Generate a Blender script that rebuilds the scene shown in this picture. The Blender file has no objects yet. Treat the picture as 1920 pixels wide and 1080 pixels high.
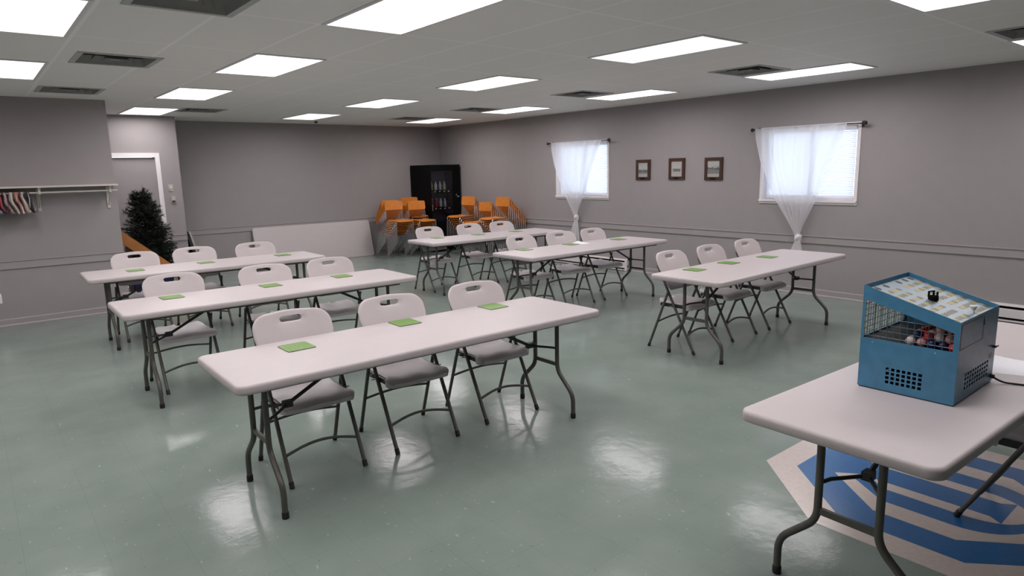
import bpy, bmesh, math, random
from mathutils import Vector, Matrix
from mathutils.geometry import tessellate_polygon
PI = math.pi
random.seed(7)
scene = bpy.context.scene
COL = scene.collection

# ------------------------------------------------------------------ materials
def mat(name, col, rough=0.5, metal=0.0, spec=0.5, var=0.06, scale=30.0, bump=0.0, bscale=200.0, emit=None, estr=0.0, coat=0.0):
    m = bpy.data.materials.new(name); m.use_nodes = True
    nt = m.node_tree; b = nt.nodes['Principled BSDF']
    b.inputs['Roughness'].default_value = rough
    b.inputs['Metallic'].default_value = metal
    b.inputs['Specular IOR Level'].default_value = spec
    if coat: b.inputs['Coat Weight'].default_value = coat
    tc = nt.nodes.new('ShaderNodeTexCoord')
    n = nt.nodes.new('ShaderNodeTexNoise'); n.inputs['Scale'].default_value = scale; n.inputs['Detail'].default_value = 4
    nt.links.new(tc.outputs['Object'], n.inputs['Vector'])
    r = nt.nodes.new('ShaderNodeValToRGB')
    r.color_ramp.elements[0].position = 0.3; r.color_ramp.elements[1].position = 0.7
    r.color_ramp.elements[0].color = [c * (1 - var) for c in col] + [1]
    r.color_ramp.elements[1].color = [min(1, c * (1 + var)) for c in col] + [1]
    nt.links.new(n.outputs['Fac'], r.inputs['Fac'])
    nt.links.new(r.outputs['Color'], b.inputs['Base Color'])
    if bump:
        n2 = nt.nodes.new('ShaderNodeTexNoise'); n2.inputs['Scale'].default_value = bscale
        nt.links.new(tc.outputs['Object'], n2.inputs['Vector'])
        bp = nt.nodes.new('ShaderNodeBump'); bp.inputs['Strength'].default_value = bump; bp.inputs['Distance'].default_value = 0.002
        nt.links.new(n2.outputs['Fac'], bp.inputs['Height']); nt.links.new(bp.outputs['Normal'], b.inputs['Normal'])
    if emit:
        b.inputs['Emission Color'].default_value = list(emit) + [1]; b.inputs['Emission Strength'].default_value = estr
    return m

M = {}
M['wall'] = mat('wall_paint', (0.315, 0.290, 0.292), 0.55, var=0.02, scale=6, bump=0.15, bscale=350)
M['trim'] = mat('wall_trim_paint', (0.34, 0.312, 0.314), 0.45, var=0.02, scale=6)
M['white_trim'] = mat('white_trim_paint', (0.78, 0.74, 0.75), 0.4, var=0.02)
M['door'] = mat('grey_door_paint', (0.30, 0.275, 0.28), 0.45, var=0.02, scale=8)
M['plastic'] = mat('white_moulded_plastic', (0.505, 0.455, 0.462), 0.42, spec=0.4, var=0.015, scale=12, bump=0.12, bscale=500)
M['seat'] = mat('pale_seat_plastic', (0.60, 0.555, 0.565), 0.45, spec=0.4, var=0.02, scale=12, bump=0.12, bscale=500)
M['leg'] = mat('grey_powder_coated_steel', (0.105, 0.102, 0.092), 0.42, metal=0.35, var=0.08)
M['dark'] = mat('black_bracket_steel', (0.03, 0.03, 0.032), 0.4, metal=0.2)
M['rubber'] = mat('black_rubber', (0.012, 0.012, 0.013), 0.6)
M['bolt'] = mat('zinc_bolt', (0.7, 0.7, 0.7), 0.3, metal=1.0)
M['chrome'] = mat('chrome_tube', (0.62, 0.62, 0.64), 0.22, metal=1.0, var=0.04)
M['blue'] = mat('blue_enamel', (0.050, 0.188, 0.315), 0.27, spec=0.5, var=0.10, scale=22)
M['dark_blue'] = mat('dark_blue_enamel', (0.02, 0.055, 0.085), 0.35)
M['board'] = mat('pale_blue_board', (0.27, 0.35, 0.41), 0.35, var=0.05)
M['tan'] = mat('tan_disc', (0.36, 0.31, 0.13), 0.4, var=0.25, scale=60)
M['olive'] = mat('olive_disc', (0.12, 0.125, 0.075), 0.4, var=0.2, scale=60)
M['hole_shade'] = mat('painted_hole_shade', (0.008, 0.010, 0.014), 0.6)  # painted shade of empty ball holes, laid on solid discs
M['tray'] = mat('dark_tray', (0.022, 0.012, 0.013), 0.5)
M['wire'] = mat('grille_wire', (0.10, 0.17, 0.20), 0.35, metal=0.6)
M['ivory'] = mat('ivory_plastic', (0.72, 0.70, 0.62), 0.35)
M['cord'] = mat('black_cord', (0.010, 0.010, 0.012), 0.45)
M['paper'] = mat('white_paper', (0.80, 0.80, 0.84), 0.7, var=0.01)
M['vend'] = mat('black_vending_steel', (0.004, 0.004, 0.0045), 0.6, spec=0.08, var=0.1)
M['vend_in'] = mat('vending_interior', (0.035, 0.045, 0.065), 0.6)
M['orange'] = mat('orange_plywood', (0.62, 0.215, 0.035), 0.32, var=0.12, scale=9)
M['oak'] = mat('orange_varnished_plank', (0.42, 0.165, 0.045), 0.4, var=0.18, scale=7)
M['darkwood'] = mat('dark_frame_wood', (0.055, 0.022, 0.015), 0.35, var=0.25, scale=25)
M['mount'] = mat('cream_mount', (0.40, 0.385, 0.36), 0.7, var=0.03)
M['navy'] = mat('navy_tote_plastic', (0.012, 0.018, 0.07), 0.4)
M['rod'] = mat('dark_pewter_rod', (0.045, 0.042, 0.05), 0.35, metal=0.6)
M['heater'] = mat('white_heater_enamel', (0.70, 0.66, 0.66), 0.4, var=0.02)
M['vent'] = mat('grey_vent_metal', (0.42, 0.42, 0.41), 0.5, var=0.06)
M['louver'] = mat('shade_dark_louver_metal', (0.24, 0.235, 0.225), 0.5, var=0.08)  # louvers are light metal; shade in the vent is put into this colour
M['vent_dark'] = mat('dark_duct', (0.03, 0.028, 0.027), 0.8)
M['lamp_frame'] = mat('white_lamp_frame', (0.75, 0.73, 0.73), 0.4, var=0.02)
M['shelf'] = mat('cream_shelf_paint', (0.62, 0.57, 0.53), 0.45, var=0.04)
M['bracket'] = mat('cream_bracket_paint', (0.56, 0.53, 0.49), 0.45, var=0.04)
M['tin'] = mat('beige_wall_plate', (0.45, 0.40, 0.37), 0.45)
M['needles'] = mat('dark_green_needles', (0.005, 0.011, 0.006), 0.7, var=0.5, scale=12)
M['bark'] = mat('brown_trunk', (0.04, 0.025, 0.018), 0.8, var=0.3)
M['cream_tile'] = mat('cream_floor_tile', (0.52, 0.455, 0.42), 0.2, var=0.05, scale=40)
M['blue_tile'] = mat('blue_floor_tile', (0.022, 0.115, 0.30), 0.2, var=0.10, scale=60)

def floor_mat():
    m = bpy.data.materials.new('green_vinyl_tile'); m.use_nodes = True
    nt = m.node_tree; N = nt.nodes.new; L = nt.links.new
    b = nt.nodes['Principled BSDF']
    tc = N('ShaderNodeTexCoord'); g = tc.outputs['Object']
    big = N('ShaderNodeTexNoise'); big.inputs['Scale'].default_value = 3.0; big.inputs['Detail'].default_value = 6; L(g, big.inputs['Vector'])
    r = N('ShaderNodeValToRGB'); r.color_ramp.elements[0].position = .3; r.color_ramp.elements[1].position = .7
    r.color_ramp.elements[0].color = (0.195, 0.240, 0.216, 1); r.color_ramp.elements[1].color = (0.228, 0.274, 0.248, 1)
    L(big.outputs['Fac'], r.inputs['Fac'])
    prev = r.outputs['Color']
    # vinyl chips: pale and dark flecks, stretched
    for sc, rot, lo, hi, colr in ((55, 0.6, .70, .74, (0.50, 0.50, 0.46, 1)), (48, -0.5, .705, .74, (0.10, 0.12, 0.11, 1)), (30, 1.2, .735, .755, (0.55, 0.52, 0.46, 1))):
        mp = N('ShaderNodeMapping'); mp.inputs['Rotation'].default_value = (0, 0, rot); mp.inputs['Scale'].default_value = (1, .45, 1)
        L(g, mp.inputs['Vector'])
        n = N('ShaderNodeTexNoise'); n.inputs['Scale'].default_value = sc; n.inputs['Detail'].default_value = 2; L(mp.outputs['Vector'], n.inputs['Vector'])
        mr = N('ShaderNodeMapRange'); mr.inputs['From Min'].default_value = lo; mr.inputs['From Max'].default_value = hi; mr.inputs['To Max'].default_value = .42
        L(n.outputs['Fac'], mr.inputs['Value'])
        mx = N('ShaderNodeMixRGB'); mx.inputs['Color2'].default_value = colr
        L(mr.outputs['Result'], mx.inputs['Fac']); L(prev, mx.inputs['Color1']); prev = mx.outputs['Color']
    # 12 inch tile joints
    br = N('ShaderNodeTexBrick'); br.offset = 0; br.inputs['Scale'].default_value = 1.0
    br.inputs['Brick Width'].default_value = .305; br.inputs['Row Height'].default_value = .305; br.inputs['Mortar Size'].default_value = .0014
    br.inputs['Color1'].default_value = (0, 0, 0, 1); br.inputs['Color2'].default_value = (1, 1, 1, 1); br.inputs['Mortar'].default_value = (.5, .5, .5, 1)
    L(g, br.inputs['Vector'])
    mj = N('ShaderNodeMath'); mj.operation = 'MULTIPLY'; mj.inputs[1].default_value = .35; L(br.outputs['Fac'], mj.inputs[0])
    mx = N('ShaderNodeMixRGB'); mx.inputs['Color2'].default_value = (0.13, 0.17, 0.15, 1); L(mj.outputs[0], mx.inputs['Fac']); L(prev, mx.inputs['Color1'])
    L(mx.outputs['Color'], b.inputs['Base Color'])
    # wax: gentle waviness, slightly uneven gloss
    nb = N('ShaderNodeTexNoise'); nb.inputs['Scale'].default_value = 4.0; nb.inputs['Detail'].default_value = 5; nb.inputs['Roughness'].default_value = .6; L(g, nb.inputs['Vector'])
    bp = N('ShaderNodeBump'); bp.inputs['Strength'].default_value = .12; bp.inputs['Distance'].default_value = .02
    L(nb.outputs['Fac'], bp.inputs['Height']); L(bp.outputs['Normal'], b.inputs['Normal'])
    rr = N('ShaderNodeMapRange'); rr.inputs['To Min'].default_value = .10; rr.inputs['To Max'].default_value = .17; L(big.outputs['Fac'], rr.inputs['Value'])
    L(rr.outputs['Result'], b.inputs['Roughness'])
    b.inputs['Specular IOR Level'].default_value = .105
    return m
M['floor'] = floor_mat()

def ceiling_mat():
    m = bpy.data.materials.new('ceiling_tile_and_grid'); m.use_nodes = True
    nt = m.node_tree; N = nt.nodes.new; L = nt.links.new
    b = nt.nodes['Principled BSDF']; b.inputs['Roughness'].default_value = .7; b.inputs['Specular IOR Level'].default_value = .2
    tc = N('ShaderNodeTexCoord'); sp = N('ShaderNodeSeparateXYZ'); L(tc.outputs['Object'], sp.inputs[0])
    def line(sock, off, pitch, w):
        a = N('ShaderNodeMath'); a.operation = 'SUBTRACT'; a.inputs[1].default_value = off; L(sock, a.inputs[0])
        p = N('ShaderNodeMath'); p.operation = 'PINGPONG'; p.inputs[1].default_value = pitch / 2; L(a.outputs[0], p.inputs[0])
        c = N('ShaderNodeMath'); c.operation = 'LESS_THAN'; c.inputs[1].default_value = w / 2; L(p.outputs[0], c.inputs[0])
        return c.outputs[0]
    lx = line(sp.outputs[0], 2.586 - .622 * 20, .622, .022); ly = line(sp.outputs[1], 3.107 - 1.2475 * 20, 1.2475, .022)
    mxm = N('ShaderNodeMath'); mxm.operation = 'MAXIMUM'; L(lx, mxm.inputs[0]); L(ly, mxm.inputs[1])
    n = N('ShaderNodeTexNoise'); n.inputs['Scale'].default_value = 90; L(tc.outputs['Object'], n.inputs['Vector'])
    r = N('ShaderNodeValToRGB'); r.color_ramp.elements[0].color = (.84, .81, .79, 1); r.color_ramp.elements[1].color = (.88, .85, .83, 1); L(n.outputs['Fac'], r.inputs['Fac'])
    mx = N('ShaderNodeMixRGB'); mx.inputs['Color2'].default_value = (.93, .92, .92, 1); L(mxm.outputs[0], mx.inputs['Fac']); L(r.outputs['Color'], mx.inputs['Color1'])
    L(mx.outputs['Color'], b.inputs['Base Color'])
    return m
M['ceiling'] = ceiling_mat()

def emit_mat(name, col, s):
    m = bpy.data.materials.new(name); m.use_nodes = True; nt = m.node_tree
    b = nt.nodes['Principled BSDF']; b.inputs['Base Color'].default_value = (.8, .8, .8, 1)
    b.inputs['Emission Color'].default_value = list(col) + [1]; b.inputs['Emission Strength'].default_value = s
    return m
M['lamp'] = emit_mat('lit_lamp_diffuser', (1.0, 0.935, 0.945), 2.0)

def sheer_mat():
    m = bpy.data.materials.new('sheer_white_voile'); m.use_nodes = True; nt = m.node_tree; N = nt.nodes.new; L = nt.links.new
    for n in list(nt.nodes): nt.nodes.remove(n)
    out = N('ShaderNodeOutputMaterial'); tr = N('ShaderNodeBsdfTransparent'); tl = N('ShaderNodeBsdfTranslucent'); df = N('ShaderNodeBsdfDiffuse')
    tl.inputs['Color'].default_value = (.9, .9, .92, 1); df.inputs['Color'].default_value = (.86, .84, .86, 1)
    wv = N('ShaderNodeTexNoise'); wv.inputs['Scale'].default_value = 300; tc = N('ShaderNodeTexCoord'); L(tc.outputs['Object'], wv.inputs['Vector'])
    mr = N('ShaderNodeMapRange'); mr.inputs['To Min'].default_value = .60; mr.inputs['To Max'].default_value = .72; L(wv.outputs['Fac'], mr.inputs['Value'])
    a = N('ShaderNodeMixShader'); a.inputs[0].default_value = .5; L(tl.outputs[0], a.inputs[1]); L(df.outputs[0], a.inputs[2])
    c = N('ShaderNodeMixShader'); L(mr.outputs['Result'], c.inputs[0]); L(tr.outputs[0], c.inputs[1]); L(a.outputs[0], c.inputs[2])
    L(c.outputs[0], out.inputs[0]); return m
M['sheer'] = sheer_mat()

def slat_mat():
    m = bpy.data.materials.new('white_blind_slats'); m.use_nodes = True; nt = m.node_tree; N = nt.nodes.new; L = nt.links.new
    for n in list(nt.nodes): nt.nodes.remove(n)
    out = N('ShaderNodeOutputMaterial'); tl = N('ShaderNodeBsdfTranslucent'); df = N('ShaderNodeBsdfDiffuse')
    tl.inputs['Color'].default_value = (.82, .86, .92, 1); df.inputs['Color'].default_value = (.85, .85, .87, 1)
    n = N('ShaderNodeTexNoise'); n.inputs['Scale'].default_value = 20; tc = N('ShaderNodeTexCoord'); L(tc.outputs['Object'], n.inputs['Vector'])
    mr = N('ShaderNodeMapRange'); mr.inputs['To Min'].default_value = .40; mr.inputs['To Max'].default_value = .46; L(n.outputs['Fac'], mr.inputs['Value'])
    a = N('ShaderNodeMixShader'); L(mr.outputs['Result'], a.inputs[0]); L(df.outputs[0], a.inputs[1]); L(tl.outputs[0], a.inputs[2])
    L(a.outputs[0], out.inputs[0]); return m
M['slat'] = slat_mat()

def glass_mat(name, tint, gl=.08):
    m = bpy.data.materials.new(name); m.use_nodes = True; nt = m.node_tree; N = nt.nodes.new; L = nt.links.new
    for n in list(nt.nodes): nt.nodes.remove(n)
    out = N('ShaderNodeOutputMaterial'); tr = N('ShaderNodeBsdfTransparent'); gs = N('ShaderNodeBsdfGlossy')
    tr.inputs['Color'].default_value = list(tint) + [1]; gs.inputs['Roughness'].default_value = .05
    f = N('ShaderNodeFresnel'); f.inputs['IOR'].default_value = 1.4
    a = N('ShaderNodeMixShader'); L(f.outputs[0], a.inputs[0]); L(tr.outputs[0], a.inputs[1]); L(gs.outputs[0], a.inputs[2])
    L(a.outputs[0], out.inputs[0]); return m
M['glass'] = glass_mat('window_glass', (.95, .97, 1.0))
M['vend_glass'] = glass_mat('dark_vending_glass', (.88, .90, .94))

def card_mat():
    m = bpy.data.materials.new('green_bingo_card'); m.use_nodes = True; nt = m.node_tree; N = nt.nodes.new; L = nt.links.new
    b = nt.nodes['Principled BSDF']; b.inputs['Roughness'].default_value = .45
    tc = N('ShaderNodeTexCoord')
    br = N('ShaderNodeTexBrick'); br.offset = 0; br.inputs['Scale'].default_value = 1
    br.inputs['Brick Width'].default_value = .028; br.inputs['Row Height'].default_value = .026; br.inputs['Mortar Size'].default_value = .004
    br.inputs['Color1'].default_value = (.125, .27, .045, 1); br.inputs['Color2'].default_value = (.18, .31, .085, 1); br.inputs['Mortar'].default_value = (.115, .245, .04, 1)
    L(tc.outputs['Object'], br.inputs['Vector'])
    n = N('ShaderNodeTexNoise'); n.inputs['Scale'].default_value = 70; n.inputs['Detail'].default_value = 5; L(tc.outputs['Object'], n.inputs['Vector'])
    mr = N('ShaderNodeMapRange'); mr.inputs['From Min'].default_value = .58; mr.inputs['From Max'].default_value = .70; mr.inputs['To Max'].default_value = .5; L(n.outputs['Fac'], mr.inputs['Value'])
    mx = N('ShaderNodeMixRGB'); mx.inputs['Color2'].default_value = (.30, .37, .17, 1); L(mr.outputs['Result'], mx.inputs['Fac']); L(br.outputs['Color'], mx.inputs['Color1'])
    L(mx.outputs['Color'], b.inputs['Base Color']); return m
M['card'] = card_mat()
M['card_edge'] = mat('card_board_edge', (.12, .11, .08), .7)

def photo_mat(name, seed, horizon):
    m = bpy.data.materials.new(name); m.use_nodes = True; nt = m.node_tree; N = nt.nodes.new; L = nt.links.new
    b = nt.nodes['Principled BSDF']; b.inputs['Roughness'].default_value = .3
    tc = N('ShaderNodeTexCoord'); sp = N('ShaderNodeSeparateXYZ'); L(tc.outputs['Generated'], sp.inputs[0])
    n = N('ShaderNodeTexNoise'); n.inputs['Scale'].default_value = 9; n.inputs['Detail'].default_value = 5; n.noise_dimensions = '4D'; n.inputs['W'].default_value = seed
    L(tc.outputs['Generated'], n.inputs['Vector'])
    a = N('ShaderNodeMath'); a.operation = 'MULTIPLY_ADD'; a.inputs[1].default_value = .9; L(n.outputs['Fac'], a.inputs[0]); L(sp.outputs[2], a.inputs[2])
    r = N('ShaderNodeValToRGB'); e = r.color_ramp.elements
    e[0].position = horizon - .2; e[0].color = (.20, .20, .20, 1); e[1].position = horizon + .35; e[1].color = (.42, .42, .41, 1)
    k = r.color_ramp.elements.new(horizon); k.color = (.045, .045, .05, 1)
    L(a.outputs[0], r.inputs['Fac']); L(r.outputs['Color'], b.inputs['Base Color']); return m

def stripe_mat(name, cols, sc):
    m = bpy.data.materials.new(name); m.use_nodes = True; nt = m.node_tree; N = nt.nodes.new; L = nt.links.new
    b = nt.nodes['Principled BSDF']; b.inputs['Roughness'].default_value = .9
    tc = N('ShaderNodeTexCoord'); w = N('ShaderNodeTexNoise'); w.noise_dimensions = '1D'; w.inputs['Scale'].default_value = sc; w.inputs['Detail'].default_value = 1
    sp = N('ShaderNodeSeparateXYZ'); L(tc.outputs['Object'], sp.inputs[0])
    ad = N('ShaderNodeMath'); ad.operation = 'MULTIPLY_ADD'; ad.inputs[1].default_value = .12; L(sp.outputs[1], ad.inputs[0]); L(sp.outputs[0], ad.inputs[2])
    L(ad.outputs[0], w.inputs['W'])
    r = N('ShaderNodeValToRGB'); r.color_ramp.interpolation = 'CONSTANT'; e = r.color_ramp.elements
    e[0].color = list(cols[0]) + [1]; e[0].position = 0; e[1].color = list(cols[1]) + [1]; e[1].position = .42
    for i, c in enumerate(cols[2:]):
        k = e.new(.50 + .07 * i); k.color = list(c) + [1]
    L(w.outputs['Fac'], r.inputs['Fac']); L(r.outputs['Color'], b.inputs['Base Color']); return m

# ------------------------------------------------------------------ mesh helpers
def bm_new(): return bmesh.new()
def add_box(bm, x0, x1, y0, y1, z0, z1, mtx=None):
    co = [(x0,y0,z0),(x1,y0,z0),(x1,y1,z0),(x0,y1,z0),(x0,y0,z1),(x1,y0,z1),(x1,y1,z1),(x0,y1,z1)]
    v = [bm.verts.new(mtx @ Vector(c) if mtx else c) for c in co]
    for f in ((0,3,2,1),(4,5,6,7),(0,1,5,4),(1,2,6,5),(2,3,7,6),(3,0,4,7)): bm.faces.new([v[i] for i in f])
def bridge(bm, a, b):
    n = len(a)
    for i in range(n):
        j = (i + 1) % n
        bm.faces.new((a[i], a[j], b[j], b[i]))
def stack(bm, rings, cap=True):
    vs = [[bm.verts.new(p) for p in r] for r in rings]
    for a, b in zip(vs, vs[1:]): bridge(bm, a, b)
    if cap:
        bm.faces.new(list(reversed(vs[0]))); bm.faces.new(vs[-1])
    return vs
def rrect(cx, cy, w, d, r, z, n=5):
    out = []
    for qx, qy, a0 in ((1,1,0),(-1,1,PI/2),(-1,-1,PI),(1,-1,3*PI/2)):
        for i in range(n + 1):
            a = a0 + PI/2 * i / n
            out.append((cx + qx*(w/2 - r) + r*math.cos(a), cy + qy*(d/2 - r) + r*math.sin(a), z))
    return out
def smooth_path(pts, r=.05, n=5):
    """round the inner corners of a polyline"""
    P = [Vector(p) for p in pts]; out = [P[0]]
    for a, b, c in zip(P, P[1:], P[2:]):
        d1 = (a - b); d2 = (c - b); l = min(r, d1.length * .45, d2.length * .45)
        s = b + d1.normalized() * l; e = b + d2.normalized() * l
        for i in range(n + 1):
            t = i / n; out.append(s*(1-t)**2 + b*2*t*(1-t) + e*t*t)
    out.append(P[-1]); return out
def add_tube(bm, pts, r, n=10, cap=True):
    P = [Vector(p) for p in pts]; rings = []
    t0 = (P[1] - P[0]).normalized()
    up = Vector((0,0,1)) if abs(t0.z) < .9 else Vector((1,0,0))
    u = t0.cross(up).normalized()
    for i, p in enumerate(P):
        t = ((P[min(i+1, len(P)-1)] - P[max(i-1, 0)])).normalized()
        u = (u - t * u.dot(t)).normalized(); v = t.cross(u)
        rr = r[i] if isinstance(r, (list, tuple)) else r
        rings.append([p + (u*math.cos(2*PI*k/n) + v*math.sin(2*PI*k/n))*rr for k in range(n)])
    stack(bm, rings, cap)
def add_lathe(bm, prof, c=(0,0,0), n=16):
    rings = [[(c[0] + r*math.cos(2*PI*k/n), c[1] + r*math.sin(2*PI*k/n), c[2] + z) for k in range(n)] for r, z in prof]
    stack(bm, rings)
def add_plate(bm, loops, f0, f1):
    """polygon with holes -> slab; loops are 2D lists, f0/f1 map (u,v) to the two skins"""
    flat = [p for l in loops for p in l]
    tris = tessellate_polygon([[Vector((p[0], p[1], 0)) for p in l] for l in loops])
    A = [bm.verts.new(f0(*p)) for p in flat]; B = [bm.verts.new(f1(*p)) for p in flat]
    for t in tris:
        try:
            bm.faces.new([A[i] for i in t]); bm.faces.new([B[i] for i in reversed(t)])
        except ValueError: pass
    k = 0
    for l in loops:
        n = len(l)
        for i in range(n):
            j = (i + 1) % n
            bm.faces.new((A[k+i], A[k+j], B[k+j], B[k+i]))
        k += n
def rect2(u0, u1, v0, v1): return [(u0,v0),(u1,v0),(u1,v1),(u0,v1)]

def obj(name, bm, material, parent=None, smooth=35, loc=None):
    bmesh.ops.recalc_face_normals(bm, faces=bm.faces[:])
    me = bpy.data.meshes.new(name); bm.to_mesh(me); bm.free()
    o = bpy.data.objects.new(name, me); COL.objects.link(o)
    if material is not None: me.materials.append(material)
    if smooth:
        me.polygons.foreach_set('use_smooth', [True] * len(me.polygons))
        try: me.set_sharp_from_angle(angle=math.radians(smooth))
        except Exception: pass
    if parent is not None: o.parent = parent
    if loc: o.location = loc
    return o
def tag(o, label, cat, group=None):
    o['label'] = label; o['category'] = cat
    if group: o['group'] = group
    return o
def thing(name, label, cat, loc=(0,0,0), rz=0, group=None):
    o = bpy.data.objects.new(name, None); COL.objects.link(o); o.empty_display_size = .1
    o.location = loc; o.rotation_euler = (0, 0, rz); return tag(o, label, cat, group)
def struct(name, bm, m, parent=None, smooth=30):
    o = obj(name, bm, m, parent, smooth)
    if parent is None: o['kind'] = 'structure'
    return o
def dup(root, loc, rz, label, group=None):
    r = root.copy(); COL.objects.link(r); r.location = loc; r.rotation_euler = (0, 0, rz); r['label'] = label
    if group: r['group'] = group
    for ch in list(root.children):
        c = ch.copy(); COL.objects.link(c); c.parent = r
        for g in list(ch.children):
            d = g.copy(); COL.objects.link(d); d.parent = c
    return r

# ------------------------------------------------------------------ camera (solved from the photograph)
cam = bpy.data.objects.new('camera', bpy.data.cameras.new('camera')); COL.objects.link(cam)
cam.data.sensor_width = 36; cam.data.lens = 36 * 1238.06 / 1920; cam.data.clip_start = .05
rx = Vector((0.7714443922625819, -0.6358957743867383, -0.022585698211616788))
dn = Vector((-0.1295488869435844, -0.12221365921803409, -0.9840126561138411))
fw = Vector((0.6229692091414263, 0.7620369975385898, -0.1766606318455732))
mw = Matrix.Identity(4)
for i in range(3):
    mw[i][0] = rx[i]; mw[i][1] = -dn[i]; mw[i][2] = -fw[i]
mw.translation = (0, 0, 1.73025)
cam.matrix_world = mw
scene.camera = cam

# ------------------------------------------------------------------ room shell
H = 2.706; XR = 8.5; YF = 12.9; YL = 9.9; XC = 1.53; YD = 12.05; XD = 2.82; XB = -3.5; YB = -5.0
VENTS = [(1.13,4.15),(1.13,6.55),(1.06,8.97),(2.90,10.80),(6.60,4.02),(6.58,6.47),(6.64,8.95),(6.60,10.93),(6.62,1.52)]
VS = .285
bm = bm_new(); add_box(bm, XB, XR + .2, YB, YF + .2, -.08, 0); struct('floor', bm, M['floor'])
bm = bm_new()
holes = [rect2(x - VS, x + VS, y - VS, y + VS) for x, y in VENTS]
add_plate(bm, [rect2(XB - .1, XR + .2, YB - .1, YF + .2)] + [list(reversed(h)) for h in holes], lambda u, v: (u, v, H), lambda u, v: (u, v, H + .03))
struct('ceiling', bm, M['ceiling'], smooth=0)
# right wall with two window openings
WIN = [(7.745, 9.005, 1.225, 2.175), (3.655, 4.915, 1.238, 2.185)]
bm = bm_new()
add_plate(bm, [rect2(YB, YF, -.02, H + .02)] + [list(reversed(rect2(a, b, c, d))) for a, b, c, d in WIN], lambda u, v: (XR, u, v), lambda u, v: (XR + .16, u, v))
struct('wall_right', bm, M['wall'], smooth=0)
bm = bm_new(); add_box(bm, XD - .2, XR + .16, YF, YF + .12, -.02, H + .02); struct('wall_far', bm, M['wall'], smooth=0)
bm = bm_new(); add_box(bm, XB, XC, YL, YL + .12, -.02, H + .02); struct('wall_left', bm, M['wall'], smooth=0)
bm = bm_new(); add_box(bm, XB - .12, XB, YB, YL + .12, -.02, H + .02); struct('wall_side', bm, M['wall'], smooth=0)
bm = bm_new(); add_box(bm, XB - .12, XR + .16, YB - .12, YB, -.02, H + .02); struct('wall_back', bm, M['wall'], smooth=0)  # unseen wall, set far back to keep reflections on the machine dark
bm = bm_new(); add_box(bm, .95, 1.15, YL + .12, YD, -.02, H + .02); struct('wall_recess', bm, M['wall'], smooth=0)
# wall with the door, opening cut
bm = bm_new()
DX0, DX1, DZ = 1.60, 2.468, 2.06
add_plate(bm, [[(.95,-.02),(DX0,-.02),(DX0,DZ),(DX1,DZ),(DX1,-.02),(XD,-.02),(XD,H+.02),(.95,H+.02)]], lambda u, v: (u, YD, v), lambda u, v: (u, YD + .12, v))
add_box(bm, XD - .12, XD, YD + .12, YF, -.02, H + .02)
struct('wall_door', bm, M['wall'], smooth=0)
d = bpy.data.objects.new('door_1', None); COL.objects.link(d); d['kind'] = 'structure'
bm = bm_new(); add_box(bm, DX0 + .006, DX1 - .006, YD + .03, YD + .075, .008, DZ - .007); obj('door_panel', bm, M['door'], d, 0)
bm = bm_new()
for a, b, c, e in ((DX1 - .004, DX1 + .062, 0, DZ + .062), (DX0 - .062, DX0 + .004, 0, DZ + .062), (DX0 + .004, DX1 - .004, DZ - .004, DZ + .062)): add_box(bm, a, b, YD - .016, YD + .028, c, e)
obj('door_casing', bm, M['white_trim'], d, 0)
bm = bm_new(); add_lathe(bm, [(.026,0),(.03,.01),(.012,.02),(.012,.045),(.027,.055),(.03,.075),(.018,.09)], n=14)
k = obj('door_knob', bm, M['bolt'], d, 40, (DX0 + .07, YD + .03, 1.0)); k.rotation_euler = (PI/2, 0, 0)

# rails and skirting
def rail(name, kind, p0, p1, nrm):
    """kind rail: flat band .69-.785 ; base: skirting with shoe"""
    bm = bm_new(); p0 = Vector(p0); p1 = Vector(p1); n = Vector(nrm)
    if kind == 'rail': prof = [(0,.687),(.014,.687),(.016,.690),(.016,.775),(.026,.779),(.026,.788),(0,.790)]
    else: prof = [(0,0),(.030,0),(.030,.012),(.024,.022),(.014,.026),(.014,.082),(.010,.090),(0,.092)]
    stack(bm, [[(p + n*a).to_tuple()[:2] + (z,) for a, z in prof] for p in (p0, p1)])
    struct(name, bm, M['trim'], smooth=0)
rail('trim_1', 'rail', (XR,YB,0), (XR,YF,0), (-1,0,0)); rail('trim_2', 'rail', (XD,YF,0), (XR,YF,0), (0,-1,0))
rail('trim_3', 'rail', (XB,YL,0), (XC,YL,0), (0,-1,0)); rail('trim_4', 'rail', (DX1 + .062,YD,0), (XD,YD,0), (0,-1,0))
rail('baseboard_right', 'base', (XR,YB,0), (XR,YF,0), (-1,0,0)); rail('baseboard_far', 'base', (XD,YF,0), (XR,YF,0), (0,-1,0))
rail('baseboard_left', 'base', (XB,YL,0), (XC,YL,0), (0,-1,0)); rail('baseboard_door', 'base', (DX1 + .062,YD,0), (XD,YD,0), (0,-1,0))

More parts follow.
